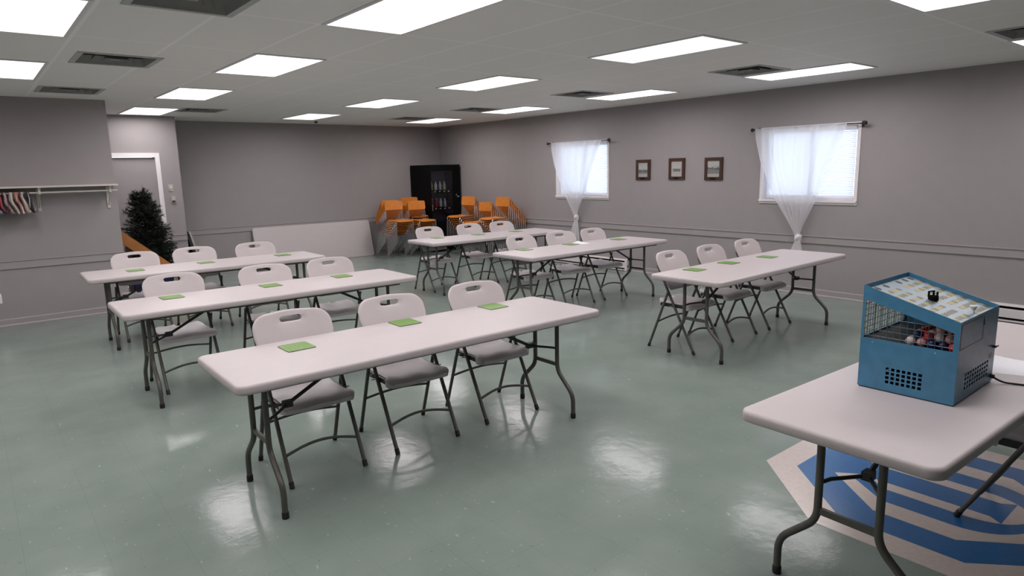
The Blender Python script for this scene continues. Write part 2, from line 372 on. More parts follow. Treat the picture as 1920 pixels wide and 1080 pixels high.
# windows, blinds, curtains
def spline(keys, t):
    for (t0, v0), (t1, v1) in zip(keys, keys[1:]):
        if t <= t1:
            s = (t - t0) / (t1 - t0); return v0 + (v1 - v0) * s
    return keys[-1][1]
def window(idx, y0, y1, z0, z1, wname):
    w = bpy.data.objects.new('window_%d' % idx, None); COL.objects.link(w); w['kind'] = 'structure'
    bm = bm_new()   # lining and casing
    o = .022
    add_plate(bm, [rect2(y0 - o, y1 + o, z0 - o - .02, z1 + o), list(reversed(rect2(y0 + .012, y1 - .012, z0 + .012, z1 - .012)))], lambda u, v: (XR - .014, u, v), lambda u, v: (XR + .10, u, v))
    obj('window_casing', bm, M['white_trim'], w, 0)
    bm = bm_new(); add_box(bm, XR - .035, XR + .02, y0 - .02, y1 + .02, z0 - .012, z0 + .014); obj('window_sill', bm, M['white_trim'], w, 0)
    bm = bm_new()
    add_plate(bm, [rect2(y0 + .012, y1 - .012, z0 + .012, z1 - .012), list(reversed(rect2(y0 + .065, y1 - .065, z0 + .065, z1 - .065)))], lambda u, v: (XR + .085, u, v), lambda u, v: (XR + .15, u, v))
    ym = (y0 + y1) / 2; add_box(bm, XR + .095, XR + .14, ym - .025, ym + .025, z0 + .065, z1 - .065)
    obj('window_sash', bm, M['white_trim'], w, 0)
    bm = bm_new(); add_box(bm, XR + .115, XR + .119, y0 + .06, y1 - .06, z0 + .06, z1 - .06); obj('window_glass', bm, M['glass'], w, 0)
    # blind
    b = thing('window_blind', 'white slatted mini blind closed over the ' + wname, 'blind', (XR + .04, ym, z1 - .02), 0, 'blinds in the windows')
    L = (y1 - y0) / 2 - .05; hz = z1 - z0 - .07
    bm = bm_new(); add_box(bm, -.018, .018, -L, L, -.03, 0); obj('headrail', bm, M['white_trim'], b, 0)
    bm = bm_new(); n = int(hz / .0225)
    for i in range(n):
        z = -.045 - i * .0225
        prof = []
        for k in range(4):
            s = k / 3 - .5; a = math.radians(52)
            prof.append((s*.025*math.cos(a) + .0018*math.sin(a)*(1 - 4*s*s), -s*.025*math.sin(a)*-1*-1 + z))
        va = [bm.verts.new((p[0], -L, p[1])) for p in prof]; vb = [bm.verts.new((p[0], L, p[1])) for p in prof]
        for k in range(3): bm.faces.new((va[k], va[k+1], vb[k+1], vb[k]))
    s = obj('slats', bm, M['slat'], b, 60)
    bm = bm_new(); add_box(bm, -.012, .012, -L, L, -hz - .02, -hz - .002); obj('bottom_rail', bm, M['white_trim'], b, 0)
    bm = bm_new(); add_tube(bm, [(-.024, L - .08, -.02), (-.026, L - .075, -.62)], .004, 6); obj('tilt_wand', bm, M['white_trim'], b)
    return b
def curtain(y0, y1, ztop, yk, zk, yb, zb, wname, rodspan):
    xc = XR - .085
    r = thing('curtain_rod', 'dark metal curtain rod with round finials above the ' + wname, 'curtain rod', (xc, 0, 0), 0, 'curtain rods')
    bm = bm_new(); add_tube(bm, [(0, rodspan[0], ztop), (0, rodspan[1], ztop + .004)], .008, 10); obj('pole', bm, M['rod'], r)
    for yy, sg in ((rodspan[0], -1), (rodspan[1], 1)):
        bm = bm_new(); add_lathe(bm, [(.008,0),(.013,.004),(.009,.010),(.018,.018),(.026,.032),(.026,.044),(.016,.058),(.004,.064)], n=14)
        f = obj('finial', bm, M['rod'], r, 40, (0, yy, ztop)); f.rotation_euler = (-sg * PI/2, 0, 0)
        bm = bm_new(); add_box(bm, 0, .084, yy - sg*.02 - .006, yy - sg*.02 + .006, ztop - .010, ztop + .004); add_box(bm, .076, .085, yy - sg*.02 - .014, yy - sg*.02 + .014, ztop - .04, ztop + .03)
        obj('bracket', bm, M['rod'], r, 0)
    c = thing('sheer_curtain', 'sheer white curtain knotted at its lower end over the ' + wname, 'curtain', (xc, yk, 0), 0, 'knotted sheer curtains')
    nu, nv = 90, 60; bm = bm_new(); rows = []
    wr = [(0,1),(.32,.70),(.65,.43),(.90,.14),(1,.045)]; wl = [(0,1),(.10,.975),(.31,.85),(.63,.55),(.90,.17),(1,.045)]
    for j in range(nv + 1):
        t = j / nv; z = ztop + .014 + (zk + .03 - ztop - .014) * t
        yl = yk + (y0 - yk) * spline(wr, t); yr = yk + (y1 - yk) * spline(wl, t)
        row = []
        for i in range(nu + 1):
            s = i / nu; y = yl + (yr - yl) * s
            amp = .020 * (1 - .45 * t) * (.35 + .65 * min(1, t * 6 + .15))
            x = amp * math.sin(s * 2*PI*6 + 1.1*math.sin(3.1*s*PI)) + .006 * math.sin(s * 61 + t * 5) * (1 - t)
            x -= .03 * math.sin(PI * min(1, t)) * .5 + .0
            row.append(bm.verts.new((x - .027, y - yk, z)))
        rows.append(row)
    for a, b in zip(rows, rows[1:]):
        for i in range(nu): bm.faces.new((a[i], a[i+1], b[i+1], b[i]))
    obj('panel', bm, M['sheer'], c, 180)
    # knot: a lumpy wrapped ball of cloth
    bm = bm_new(); rings = []
    for j in range(9):
        ph = PI * (j + .4) / 9.2; rr = .043 * math.sin(ph) + .008
        rings.append([(rr*(1 + .18*math.sin(3*a + j)) * math.cos(a) * .8, rr*(1 + .16*math.cos(2*a + j*1.3)) * math.sin(a), zk + .055*math.cos(ph) + .012*math.sin(a*2 + 1)) for a in [2*PI*k/20 for k in range(20)]])
    stack(bm, rings); obj('knot', bm, M['white_cloth'], c, 80)
    bm = bm_new(); rows = []
    for j in range(17):
        t = j / 16; z = zk - .04 + (zb - zk + .04) * t; w = .030 + .075 * t ** .7; row = []
        for i in range(41):
            a = 2*PI*i/40; rr = 1 + .22*math.sin(7*a)*t
            row.append(bm.verts.new((w*.45*rr*math.cos(a) - .005, (yb - yk)*t + w*rr*math.sin(a), z + .02*math.sin(a)*t)))
        rows.append(row)
    for a, b in zip(rows, rows[1:]):
        for i in range(40): bm.faces.new((a[i], a[i+1], b[i+1], b[i]))
    obj('tail', bm, M['sheer'], c, 180)
M['white_cloth'] = mat('knotted_white_voile', (.82, .79, .81), .9, var=.05, scale=40)
window(1, *WIN[0], 'far window next to the vending machine corner'); window(2, *WIN[1], 'window beyond the blue ball cage')
curtain(7.80, 9.035, 2.178, 8.43, .865, 8.47, .47, 'far window', (7.70, 9.12))
curtain(3.76, 4.975, 2.182, 4.315, .765, 4.335, .42, 'near window', (3.60, 5.00))

# ------------------------------------------------------------------ ceiling lamps and vents
LX, LY = .585, 1.19; LAMP_W = 17.0; LAMP_SPREAD = 174
def lamp_proto():
    t = thing('ceiling_light', '', 'ceiling light', (0, 0, H), 0, 'ceiling light panels')
    bm = bm_new()
    add_plate(bm, [rect2(-LX/2 - .012, LX/2 + .012, -LY/2 - .012, LY/2 + .012), list(reversed(rect2(-LX/2 + .012, LX/2 - .012, -LY/2 + .012, LY/2 - .012)))], lambda u, v: (u, v, -.010), lambda u, v: (u, v, .0))
    obj('frame', bm, M['lamp_frame'], t, 0)
    bm = bm_new(); add_box(bm, -LX/2 + .013, LX/2 - .013, -LY/2 + .013, LY/2 - .013, -.006, -.001); obj('diffuser', bm, M['lamp'], t, 0)
    ld = bpy.data.lights.new('fluorescent_tubes', 'AREA'); ld.shape = 'RECTANGLE'; ld.size = LX - .03; ld.size_y = LY - .03; ld.energy = LAMP_W; ld.color = (1.0, .935, .945); ld.spread = math.radians(LAMP_SPREAD)
    lo = bpy.data.objects.new('fluorescent_tubes', ld); COL.objects.link(lo); lo.parent = t; lo.location = (0, 0, -.0075)
    return t
lp = lamp_proto()
rowname = {0: 'row along the window wall', 1: 'second row from the window wall', 2: 'row leading to the door recess', 3: 'short row by the coat shelf'}
lamps = []
for j in range(-1, 4):
    for i, x in enumerate((7.273, 4.786, 2.276)): lamps.append((i, j, x, 3.731 + 2.495 * j))  # nearest panel of the door recess row is unseen, added for light
for j, y in enumerate((7.53, 5.04, 2.55)): lamps.append((3, j, .39, y))  # last panel here is unseen, added for light
for y in (7.53, 5.04, 2.55): lamps.append((4, 0, -2.1, y))  # unseen extra panels, added for light
ordn = ['first', 'second', 'third', 'fourth', 'fifth', 'sixth', 'seventh', 'eighth', 'ninth', 'tenth']
first = True
for i, j, x, y in lamps:
    if i == 4: lab = 'lit ceiling panel added unseen for light beyond the coat shelf row'
    elif i == 3: lab = 'lit ceiling panel, %s from the left wall in the %s' % (ordn[j], rowname[3])
    elif j < -1: lab = 'lit ceiling panel overhead outside the photo in the ' + rowname[i]
    else: lab = 'lit ceiling panel, %s from the far wall in the %s' % (ordn[3 - j], rowname[i])
    if first: lp.location = (x, y, H); lp['label'] = lab; first = False
    else: dup(lp, (x, y, H), 0, lab)

def vent_proto():
    t = thing('ceiling_vent', '', 'vent', (0, 0, H), 0, 'square ceiling vents')
    bm = bm_new(); add_plate(bm, [rect2(-.305, .305, -.305, .305), list(reversed(rect2(-.262, .262, -.262, .262)))], lambda u, v: (u, v, -.006), lambda u, v: (u, v, 0)); obj('flange', bm, M['vent'], t, 0)
    bm = bm_new()
    for w, z0, w2, z1 in ((.262, -.003, .222, .060), (.170, -.003, .128, .055), (.088, -.003, .055, .045)):
        a = [bm.verts.new(p) for p in ((-w,-w,z0),(w,-w,z0),(w,w,z0),(-w,w,z0))]; b = [bm.verts.new(p) for p in ((-w2,-w2,z1),(w2,-w2,z1),(w2,w2,z1),(-w2,w2,z1))]
        bridge(bm, a, b)
    add_box(bm, -.035, .035, -.035, .035, 0, .004)
    obj('louvers', bm, M['louver'], t, 0)
    bm = bm_new()
    v = [bm.verts.new(p) for p in ((-.284,-.284,.001),(.284,-.284,.001),(.284,.284,.001),(-.284,.284,.001))]; w = [bm.verts.new((p.co.x, p.co.y, .14)) for p in v]
    bridge(bm, v, w); bm.faces.new(w); obj('duct_box', bm, M['vent_dark'], t, 0)
    return t
vp = vent_proto()
vl = ['square ceiling vent at the top edge, nearest in the left column', 'square ceiling vent between lamps of the short row, middle of left column', 'square ceiling vent above the coat shelf', 'square ceiling vent just before the door recess',
      'square ceiling vent beside the window wall lamp nearest the near curtain', 'square ceiling vent third from the far wall along window wall', 'square ceiling vent second from the far wall along window wall', 'square ceiling vent above the far corner with the vending machine', 'square ceiling vent at the right edge, nearest along window wall']
for i, (x, y) in enumerate(VENTS):
    if i == 0: vp.location = (x, y, H); vp['label'] = vl[0]
    else: dup(vp, (x, y, H), 0, vl[i])

# ------------------------------------------------------------------ folding tables
TL, TW, TZ, TT = 2.4455, .737, .762, .048
def table_proto():
    t = thing('folding_table', '', 'table', group='white folding tables')
    bm = bm_new(); r = []
    for ins, z in ((.012, TZ - TT), (.002, TZ - TT + .005), (0, TZ - TT + .012), (0, TZ - .014), (.0035, TZ - .005), (.010, TZ - .001), (.018, TZ)):
        r.append(rrect(0, 0, TL - 2*ins, TW - 2*ins, max(.012, .052 - ins), z, 7))
    stack(bm, r); obj('tabletop', bm, M['plastic'], t, 50)
    bm = bm_new()
    add_plate(bm, [rect2(-.038, .038, -.012, .012), list(reversed(rect2(-.0368, .0368, -.0108, .0108)))], lambda u, v: (-1.16 + v, -.16 + u, TZ - .001), lambda u, v: (-1.16 + v, -.16 + u, TZ + .0003))
    o = obj('embossed_label', bm, M['seat'], t, 0)
    bm = bm_new()
    for s in (-1, 1): add_box(bm, -1.06, 1.06, s*.285 - .012, s*.285 + .012, TZ - TT - .022, TZ - TT + .002)
    obj('apron_rail', bm, M['leg'], t, 0)
    for sx in (-1, 1):
        for sy in (-1, 1):
            bm = bm_new(); x = sx * 1.025
            path = smooth_path([(x, sy*.117, TZ - TT), (x, sy*.117, .315), (x, sy*.277, .165), (x, sy*.277, .03)], .055, 6)
            add_tube(bm, path, .0155, 12); lg = obj('leg', bm, M['leg'], t, 50)
            bm = bm_new(); add_lathe(bm, [(.017,0),(.0185,.003),(.0185,.032),(.0165,.036)], (x, sy*.277, 0), 12); obj('foot_cap', bm, M['rubber'], lg, 40)
        bm = bm_new(); add_box(bm, sx*1.025 - .008, sx*1.025 + .008, -.117, .117, .345, .372); obj('crossbar', bm, M['leg'], t, 0)
        bm = bm_new(); xj = sx * .87
        for sy in (-1, 1): add_tube(bm, [(sx*1.025, sy*.117, .475), (sx*.98, sy*.095, .485), (xj, 0, .50)], .0085, 8)
        add_tube(bm, [(xj, 0, .50), (sx*.47, 0, TZ - TT - .004)], .011, 8); add_box(bm, xj - .025, xj + .025, -.018, .018, .485, .52)
        add_box(bm, sx*.47 - .03, sx*.47 + .03, -.02, .02, TZ - TT - .012, TZ - TT + .001)
        obj('folding_brace', bm, M['dark'], t, 40)
        bm = bm_new(); add_box(bm, sx*1.025 - .02, sx*1.025 + .02, -.29, .29, TZ - TT - .024, TZ - TT - .001); obj('leg_mount', bm, M['dark'], t, 0)
    return t
TABLES = {1: (2.056, 7.886, -.018), 2: (1.991, 5.692, -.009), 3: (2.086, 3.439, -.0056), 4: (6.079, 7.947, -.0158), 5: (5.981, 5.838, .0063), 6: (5.976, 3.480, .0235), 7: (3.502, .977, -.036)}
TLAB = {1: 'white folding table in front of the artificial tree, by the left wall', 2: 'white folding table between the foreground row and the row by the tree',
        3: 'white folding table nearest the camera with three chairs behind it', 4: 'white folding table in front of the orange chair stacks', 5: 'white folding table with a white paper beside its middle card',
        6: 'white folding table beside the near window curtain', 7: 'white folding table carrying the blue bingo cage'}
tp = table_proto(); tp.location = TABLES[1][:2] + (0,); tp.rotation_euler = (0,0,TABLES[1][2]); tp['label'] = TLAB[1]
for k in range(2, 8): dup(tp, TABLES[k][:2] + (0,), TABLES[k][2], TLAB[k])

# ------------------------------------------------------------------ folding chairs (front feet at y=0, sitter looks to -y)
def chair_proto():
    t = thing('folding_chair', '', 'chair', group='white folding chairs')
    # seat
    bm = bm_new(); nu, nv = 24, 22; top = []; bot = []
    for j in range(nv + 1):
        v = j / nv; y = .045 + v * .385
        hw = .222 - .027 * min(1, max(0, (v - .17) / .09)) ** 2 * (3 - 2 * min(1, max(0, (v - .17) / .09)))
        e = min(v, 1 - v) / .10
        if e < 1: hw *= 1 - .10 * (1 - e) ** 2
        ra = []; rb = []
        for i in range(nu + 1):
            u = 2 * i / nu - 1; x = u * hw
            z = .452 - .016 * (1 - u*u) * math.sin(PI * min(1, max(0, (v - .1) / .8))) + .010 * math.cos(2*PI*u) * .35 + .006
            if v < .22: z -= .026 * ((.22 - v) / .22) ** 2
            if v > .75: z += .020 * ((v - .75) / .25) ** 2
            if v > .88 and abs(u) < .10: z -= .020 * (v - .88) / .12
            if abs(u) > .85: z -= .010 * ((abs(u) - .85) / .15) ** 2
            yb = .012 * u * u if v < .5 else 0
            ra.append(bm.verts.new((x, y + yb, z))); thick = .056 if v < .21 else .028
            rb.append(bm.verts.new((x * .985, y + yb + (.006 if v < .05 else 0), min(z - .014, .462 - thick))))
        top.append(ra); bot.append(rb)
    for G, rev in ((top, 0), (bot, 1)):
        for a, b in zip(G, G[1:]):
            for i in range(nu):
                f = (a[i], a[i+1], b[i+1], b[i]); bm.faces.new(f if not rev else f[::-1])
    for i in range(nu):
        bm.faces.new((top[0][i], bot[0][i], bot[0][i+1], top[0][i+1])); bm.faces.new((top[-1][i], top[-1][i+1], bot[-1][i+1], bot[-1][i]))
    for j in range(nv):
        bm.faces.new((top[j][0], top[j+1][0], bot[j+1][0], bot[j][0])); bm.faces.new((top[j][-1], bot[j][-1], bot[j+1][-1], top[j+1][-1]))
    obj('seat', bm, M['seat'], t, 50)
    # backrest: rings between the hand slot and the outline
    zb, zt = .585, .918
    def halfw(z): return .208 + .034 * min(1, max(0, (z - zb) / .20))
    outl = []
    for k in range(13): outl.append((halfw(zb + k/12*(zt - .092 - zb)), zb + k/12*(zt - .092 - zb)))
    for k in range(1, 13):
        a = PI/2 * k / 12; outl.append((.242 - .098 + .098*math.cos(a), zt - .092 + .084*math.sin(a)))
    outl.append((.09, zt - .004)); outl.append((.04, zt - .001)); outl.append((0, zt))
    outl = [(.19, zb - .010), (.10, zb - .014), (0, zb - .015)][::-1] + outl
    full = outl + [(-x, z) for x, z in reversed(outl[1:-1])]
    hc = (0, .868)
    def hit(poly, a):
        dx, dz = math.cos(a), math.sin(a); best = None
        for (x1, z1), (x2, z2) in zip(poly, poly[1:] + poly[:1]):
            ex, ez = x2 - x1, z2 - z1; den = dx*ez - dz*ex
            if abs(den) < 1e-12: continue
            tt = ((x1 - hc[0])*ez - (z1 - hc[1])*ex) / den; ss = ((x1 - hc[0])*dz - (z1 - hc[1])*dx) / den
            if tt > 0 and -1e-6 <= ss <= 1 + 1e-6 and (best is None or tt < best): best = tt
        return (hc[0] + dx*best, hc[1] + dz*best)
    slot = [(hc[0] + s*.048 + .017*math.cos(a), hc[1] + .017*math.sin(a)) for s, a0 in ((1, -PI/2), (-1, PI/2)) for a in [a0 + PI*k/8 for k in range(9)]]
    ang = sorted(set([round(math.atan2(z - hc[1], x - hc[0]) % (2*PI), 5) for x, z in full] + [round(math.atan2(z - hc[1], x - hc[0]) % (2*PI), 5) for x, z in slot]))
    O = [hit(full, a) for a in ang]; I = [hit(slot, a) for a in ang]
    def place(x, z, dy):
        return (x, .26 + .52 * (z - .49) - .030 * (x/.24)**2 + .012 + dy - .010 * ((z - .75)/.17)**2, z)
    th = .011; prof = [(0, 0), (.012, -th*.7), (.04, -th), (.3, -th), (.6, -th), (.90, -th), (.965, -th*.75), (1, 0)]
    prof2 = [(.965, th*.75), (.9, th), (.5, th*.8), (.04, th), (.012, th*.7)]
    rings = [[place(i[0] + (o[0] - i[0])*f, i[1] + (o[1] - i[1])*f, dy) for i, o in zip(I, O)] for f, dy in prof + prof2]
    bm = bm_new(); vs = [[bm.verts.new(p) for p in r] for r in rings]
    for a, b in zip(vs, vs[1:] + vs[:1]): bridge(bm, a, b)
    obj('backrest', bm, M['plastic'], t, 60)
    for s in (-1, 1):
        bm = bm_new(); x = s*.222
        add_tube(bm, [(x, .008, .02), (x, .26, .49), (s*.219, .425, .80)], .0125, 10); lg = obj('leg', bm, M['leg'], t, 50)
        bm = bm_new(); add_tube(bm, [(x, -.001, .003), (x, .015, .034)], .0150, 10); obj('foot_cap', bm, M['rubber'], lg, 50)
        bm = bm_new(); x = s*.240
        add_tube(bm, [(x, .495, .018), (x, .29, .553), (x, .284, .566)], .0120, 10); lg = obj('leg', bm, M['leg'], t, 50)
        bm = bm_new(); add_tube(bm, [(x, .500, .003), (x, .489, .034)], .0145, 10); obj('foot_cap', bm, M['rubber'], lg, 50)
        bm = bm_new(); add_box(bm, s*.206 - .006, s*.206 + .006, .125, .39, .416, .447); obj('side_bracket', bm, M['dark'], t, 0)
        for yy, zz in ((.245, .432), (.335, .432)):
            bm = bm_new(); add_tube(bm, [(s*.198, yy, zz), (s*.256, yy, zz)], .005, 8); obj('pivot_bolt', bm, M['bolt'], t, 40)
    bm = bm_new(); n = 12
    add_tube(bm, [(-.222 + .444*k/n, .088 + .022*math.sin(PI*k/n), .158 + .036*math.sin(PI*k/n)) for k in range(n + 1)], .009, 8); obj('front_stretcher', bm, M['leg'], t, 60)
    bm = bm_new(); add_tube(bm, [(-.240 + .48*k/n, .398 - .012*math.sin(PI*k/n), .262 + .026*math.sin(PI*k/n)) for k in range(n + 1)], .009, 8); obj('rear_stretcher', bm, M['leg'], t, 60)
    return t
cp = chair_proto()
CH = {1: [(1.39,7.92,0),(2.02,7.93,.02),(2.69,7.88,-.03)], 2: [(1.295,5.735,.01),(2.045,5.68,-.02),(2.70,5.69,.02)], 3: [(1.43,3.453,-.03),(2.10,3.447,-.04),(2.81,3.458,-.04)],
      4: [(5.30,7.97,.02),(6.01,7.95,0),(6.59,7.88,-.02)], 5: [(5.30,5.86,0),(5.93,5.86,-.12),(6.58,5.845,.02)], 6: [(5.245,3.515,.03),(5.90,3.52,.02),(6.59,3.522,.02)]}
TN = {1: 'the table by the artificial tree', 2: 'the table just behind the foreground row', 3: 'the foreground table', 4: 'the table by the orange chair stacks', 5: 'the table holding the white paper', 6: 'the table by the near curtain'}
PN = ['farthest from the windows at', 'in the middle behind', 'nearest the windows at']
first = True
for k, lst in CH.items():
    for i, (x, y, r) in enumerate(lst):
        lab = 'white folding chair %s %s' % (PN[i], TN[k])
        if first: cp.location = (x, y, 0); cp.rotation_euler = (0,0,r); cp['label'] = lab; first = False
        else: dup(cp, (x, y, 0), r, lab)
dup(cp, (3.79, .95, 0), PI, 'white folding chair mostly cut off, tucked under the table with the bingo cage')

# ------------------------------------------------------------------ bingo cards and papers
def card_proto():
    bm = bm_new(); r = [rrect(0, 0, w, d, .014, z, 4) for w, d, z in ((.162,.170,0),(.165,.173,.001),(.165,.173,.0038))]
    stack(bm, r); t = obj('bingo_card', bm, M['card_edge'], None, 30); tag(t, '', 'bingo card', 'green bingo cards')
    bm = bm_new(); stack(bm, [rrect(0, 0, .165, .173, .014, .0038, 4), rrect(0, 0, .163, .171, .014, .0048, 4)]); obj('printed_face', bm, M['card'], t, 30)
    return t
cd = card_proto()
CARDS = {1: [(1.31,7.93),(2.04,8.01),(2.92,7.99)], 2: [(1.21,5.885),(2.005,5.845),(2.69,5.86)], 3: [(1.355,3.606),(2.115,3.700),(2.836,3.692)], 4: [(5.30,8.185),(5.99,8.12),(6.69,8.055)], 5: [(5.195,6.10),(5.96,6.075),(6.79,6.0)], 6: [(5.215,3.662),(5.812,3.682),(6.446,3.63)]}
first = True
for k, lst in CARDS.items():
    for i, (x, y) in enumerate(lst):
        lab = 'green bingo card %s %s' % (['farthest from the windows on', 'in the middle of', 'nearest the windows on'][i], TN[k])
        a = TABLES[k][2] + [.02, -.015, .03][(i + k) % 3]
        if first: cd.location = (x, y, TZ); cd.rotation_euler = (0,0,a); cd['label'] = lab; first = False
        else: dup(cd, (x, y, TZ), a, lab)
def sheet(name, label, x, y, z, w, d, a, curl):
    bm = bm_new(); n = 14; top = []
    for i in range(n + 1):
        row = []
        for j in range(n + 1):
            u, v = i/n - .5, j/n - .5; row.append(bm.verts.new((u*w, v*d, .0006 + curl*(max(0, u + v)**2))))
        top.append(row)
    for a1, b1 in zip(top, top[1:]):
        for j in range(n): bm.faces.new((a1[j], b1[j], b1[j+1], a1[j+1]))
    ex = bmesh.ops.extrude_face_region(bm, geom=bm.faces[:])
    for v in [g for g in ex['geom'] if isinstance(g, bmesh.types.BMVert)]: v.co.z -= .0005
    o = obj(name, bm, M['paper'], None, 40, (x, y, z)); o.rotation_euler = (0,0,a); tag(o, label, 'paper'); return o
sheet('paper_sheet', 'white paper lying beside the green card on the table before the far curtain', 6.135, 6.075, TZ, .16, .21, .1, .02)
sheet('paper_sheet', 'white paper sheet on the table behind the power cord of the bingo cage', 3.70, .83, TZ, .28, .215, .35, .03)

# ------------------------------------------------------------------ bingo cage machine
bx0, bx1, by0, by1 = 2.921, 3.397, .826, 1.194
zF, zB, z0m = 1.105, 1.212, TZ
mroot = thing('bingo_machine', 'blue metal bingo ball cage with sloping number board and wire windows', 'bingo machine', ((bx0 + bx1)/2, (by0 + by1)/2, TZ))
cx, cy = (bx0 + bx1)/2, (by0 + by1)/2
X0, X1, Y0, Y1 = bx0 - cx, bx1 - cx, by0 - cy, by1 - cy
hF, hB = zF - TZ, zB - TZ
wt = .0022
def ztop(y): return hF + (hB - hF) * (y - Y0) / (Y1 - Y0)
wz = .222
vent = [rect2(.945 - cy + i*.0208, .945 - cy + i*.0208 + .0135, .801 - TZ + j*.0188, .801 - TZ + j*.0188 + .0125) for i in range(7) for j in range(4)]
win = [(.846 - cy, wz), (1.184 - cy, wz), (1.184 - cy, ztop(1.184 - cy) - .058), (.846 - cy, ztop(.846 - cy) - .052)]
bm = bm_new()
add_plate(bm, [[(Y0, .006), (Y1, .006), (Y1, hB), (Y0, hF)], list(reversed(win))] + [list(reversed(v)) for v in vent], lambda u, v: (X0, u, v), lambda u, v: (X0 + wt, u, v))
obj('side_panel', bm, M['blue'], mroot, 0)
bm = bm_new(); add_plate(bm, [[(Y0, .006), (Y1, .006), (Y1, hB), (Y0, hF)]], lambda u, v: (X1, u, v), lambda u, v: (X1 - wt, u, v)); obj('side_panel', bm, M['blue'], mroot, 0)
vent2 = [rect2(X0 + .108 + i*.030, X0 + .108 + i*.030 + .019, .046 + j*.0188, .046 + j*.0188 + .0125) for i in range(10) for j in range(4)]
bm = bm_new(); add_plate(bm, [rect2(X0 + wt, X1 - wt, .006, hF)] + [list(reversed(v)) for v in vent2], lambda u, v: (u, Y0, v), lambda u, v: (u, Y0 + wt, v)); obj('front_panel', bm, M['blue'], mroot, 0)
bm = bm_new(); add_plate(bm, [rect2(X0 + wt, X1 - wt, .006, hB), list(reversed(rect2(X0 + .018, X1 - .02, wz, hB - .055)))], lambda u, v: (u, Y1, v), lambda u, v: (u, Y1 - wt, v)); obj('rear_panel', bm, M['blue'], mroot, 0)
bm = bm_new(); add_box(bm, X0 + .004, X1 - .004, Y0 + .004, Y1 - .004, 0, .006); obj('base_plate', bm, M['dark_blue'], mroot, 0)
bm = bm_new(); add_box(bm, X0 + wt, X1 - wt, Y0 + wt, Y1 - wt, wz - .016, wz - .010); obj('ball_tray', bm, M['tray'], mroot, 0)
bm = bm_new()
for i in range(13):
    y = win[0][0] + (i + .5) * (win[1][0] - win[0][0]) / 13; add_tube(bm, [(X0 + .006, y, wz - .004), (X0 + .006, y, ztop(y) - .05)], .0013, 6)
for j in range(6):
    z = wz + .012 + j * .0265; ys = [y for y in (win[0][0] + k*.004 for k in range(90)) if ztop(y) - .045 > z and y <= win[1][0] + .004]
    if len(ys) > 1: add_tube(bm, [(X0 + .0075, ys[0] - .003, z), (X0 + .0075, ys[-1], z)], .0013, 6)
obj('wire_grille', bm, M['wire'], mroot, 60)
bm = bm_new()
for i in range(18):
    x = X0 + .02 + i * (X1 - X0 - .04) / 17; add_tube(bm, [(x, Y1 - .006, wz - .004), (x, Y1 - .006, hB - .05)], .0013, 6)
for j in range(6):
    z = wz + .012 + j * .0265; add_tube(bm, [(X0 + .016, Y1 - .0075, z), (X1 - .016, Y1 - .0075, z)], .0013, 6)
obj('wire_grille', bm, M['wire'], mroot, 60)
# sloping board, recessed under a rim
rec = .019
Dm = Matrix.Translation((0, 0, 0))
bm = bm_new()
add_plate(bm, [rect2(X0 + wt, X1 - wt, Y0 + wt, Y1 - wt)], lambda u, v: (u, v, ztop(v) - rec), lambda u, v: (u, v, ztop(v) - rec - .003)); brd = obj('number_board', bm, M['board'], mroot, 0)
cols = (3.005, 3.088, 3.225, 3.298, 3.362)
def disc(bm, x, y, r, dz=.0006, n=16):
    ring = lambda z, q: [(x + q*math.cos(2*PI*k/n), y + q*math.sin(2*PI*k/n), ztop(y + q*math.sin(2*PI*k/n)) - rec + z) for k in range(n)]
    stack(bm, [ring(0, r), ring(dz, r), ring(dz*1.3, r*.92)])
rnd = random.Random(3); DN = {'tan': 'tan_number_disc', 'olive': 'olive_number_disc', 'hole_shade': 'ball_hole'}
for k in range(8):
    y = 1.171 - k * .0435 - cy
    for ci, x in enumerate(cols):
        for s in (-1, 0, 1) if k else (0,):
            kd = 'hole_shade' if k == 0 else ('olive' if s == 1 else ('tan' if rnd.random() < .8 else 'olive'))
            bm = bm_new(); disc(bm, x - cx + s * .0262, y, .0150 if k == 0 else .0130); obj(DN[kd], bm, M[kd], brd, 40)
bm = bm_new(); yb_, xb_ = 1.003 - cy, 3.150 - cx; zb_ = ztop(yb_) - rec
add_lathe(bm, [(.020,0),(.020,.020),(.016,.020),(.016,.006)], (xb_, yb_, zb_), 18)
for a in (0.3, 2.2, 4.3):
    px, py = xb_ + .018*math.cos(a), yb_ + .018*math.sin(a); add_box(bm, px - .0045, px + .0045, py - .003, py + .003, zb_ + .014, zb_ + .040)
add_tube(bm, [(xb_ + .018*math.cos(.3), yb_ + .018*math.sin(.3), zb_ + .038), (xb_ + .018*math.cos(2.2), yb_ + .018*math.sin(2.2), zb_ + .038)], .003, 6)
obj('ball_catcher', bm, M['vend'], mroot, 40)
bm = bm_new(); yk_, xk_ = .862 - cy, 3.180 - cx; zk_ = ztop(yk_) - rec
add_lathe(bm, [(.006,0),(.006,.016),(.008,.018),(.013,.028),(.0145,.031),(.0135,.034)], (xk_, yk_, zk_), 16); obj('control_knob', bm, M['ivory'], mroot, 40)
bm = bm_new()
add_plate(bm, [rect2(X0 + .012, X0 + .285, hF - .115, hF - .012), list(reversed(rect2(X0 + .0145, X0 + .2825, hF - .1125, hF - .0145)))], lambda u, v: (u, Y0 - .0008, v), lambda u, v: (u, Y0 + .001, v)); obj('ball_door_seam', bm, M['dark'], mroot, 0)
bm = bm_new(); add_box(bm, X0 + .29, X0 + .294, Y0 - .004, Y0, hF - .055, hF - .03); obj('door_catch', bm, M['bolt'], mroot, 0)
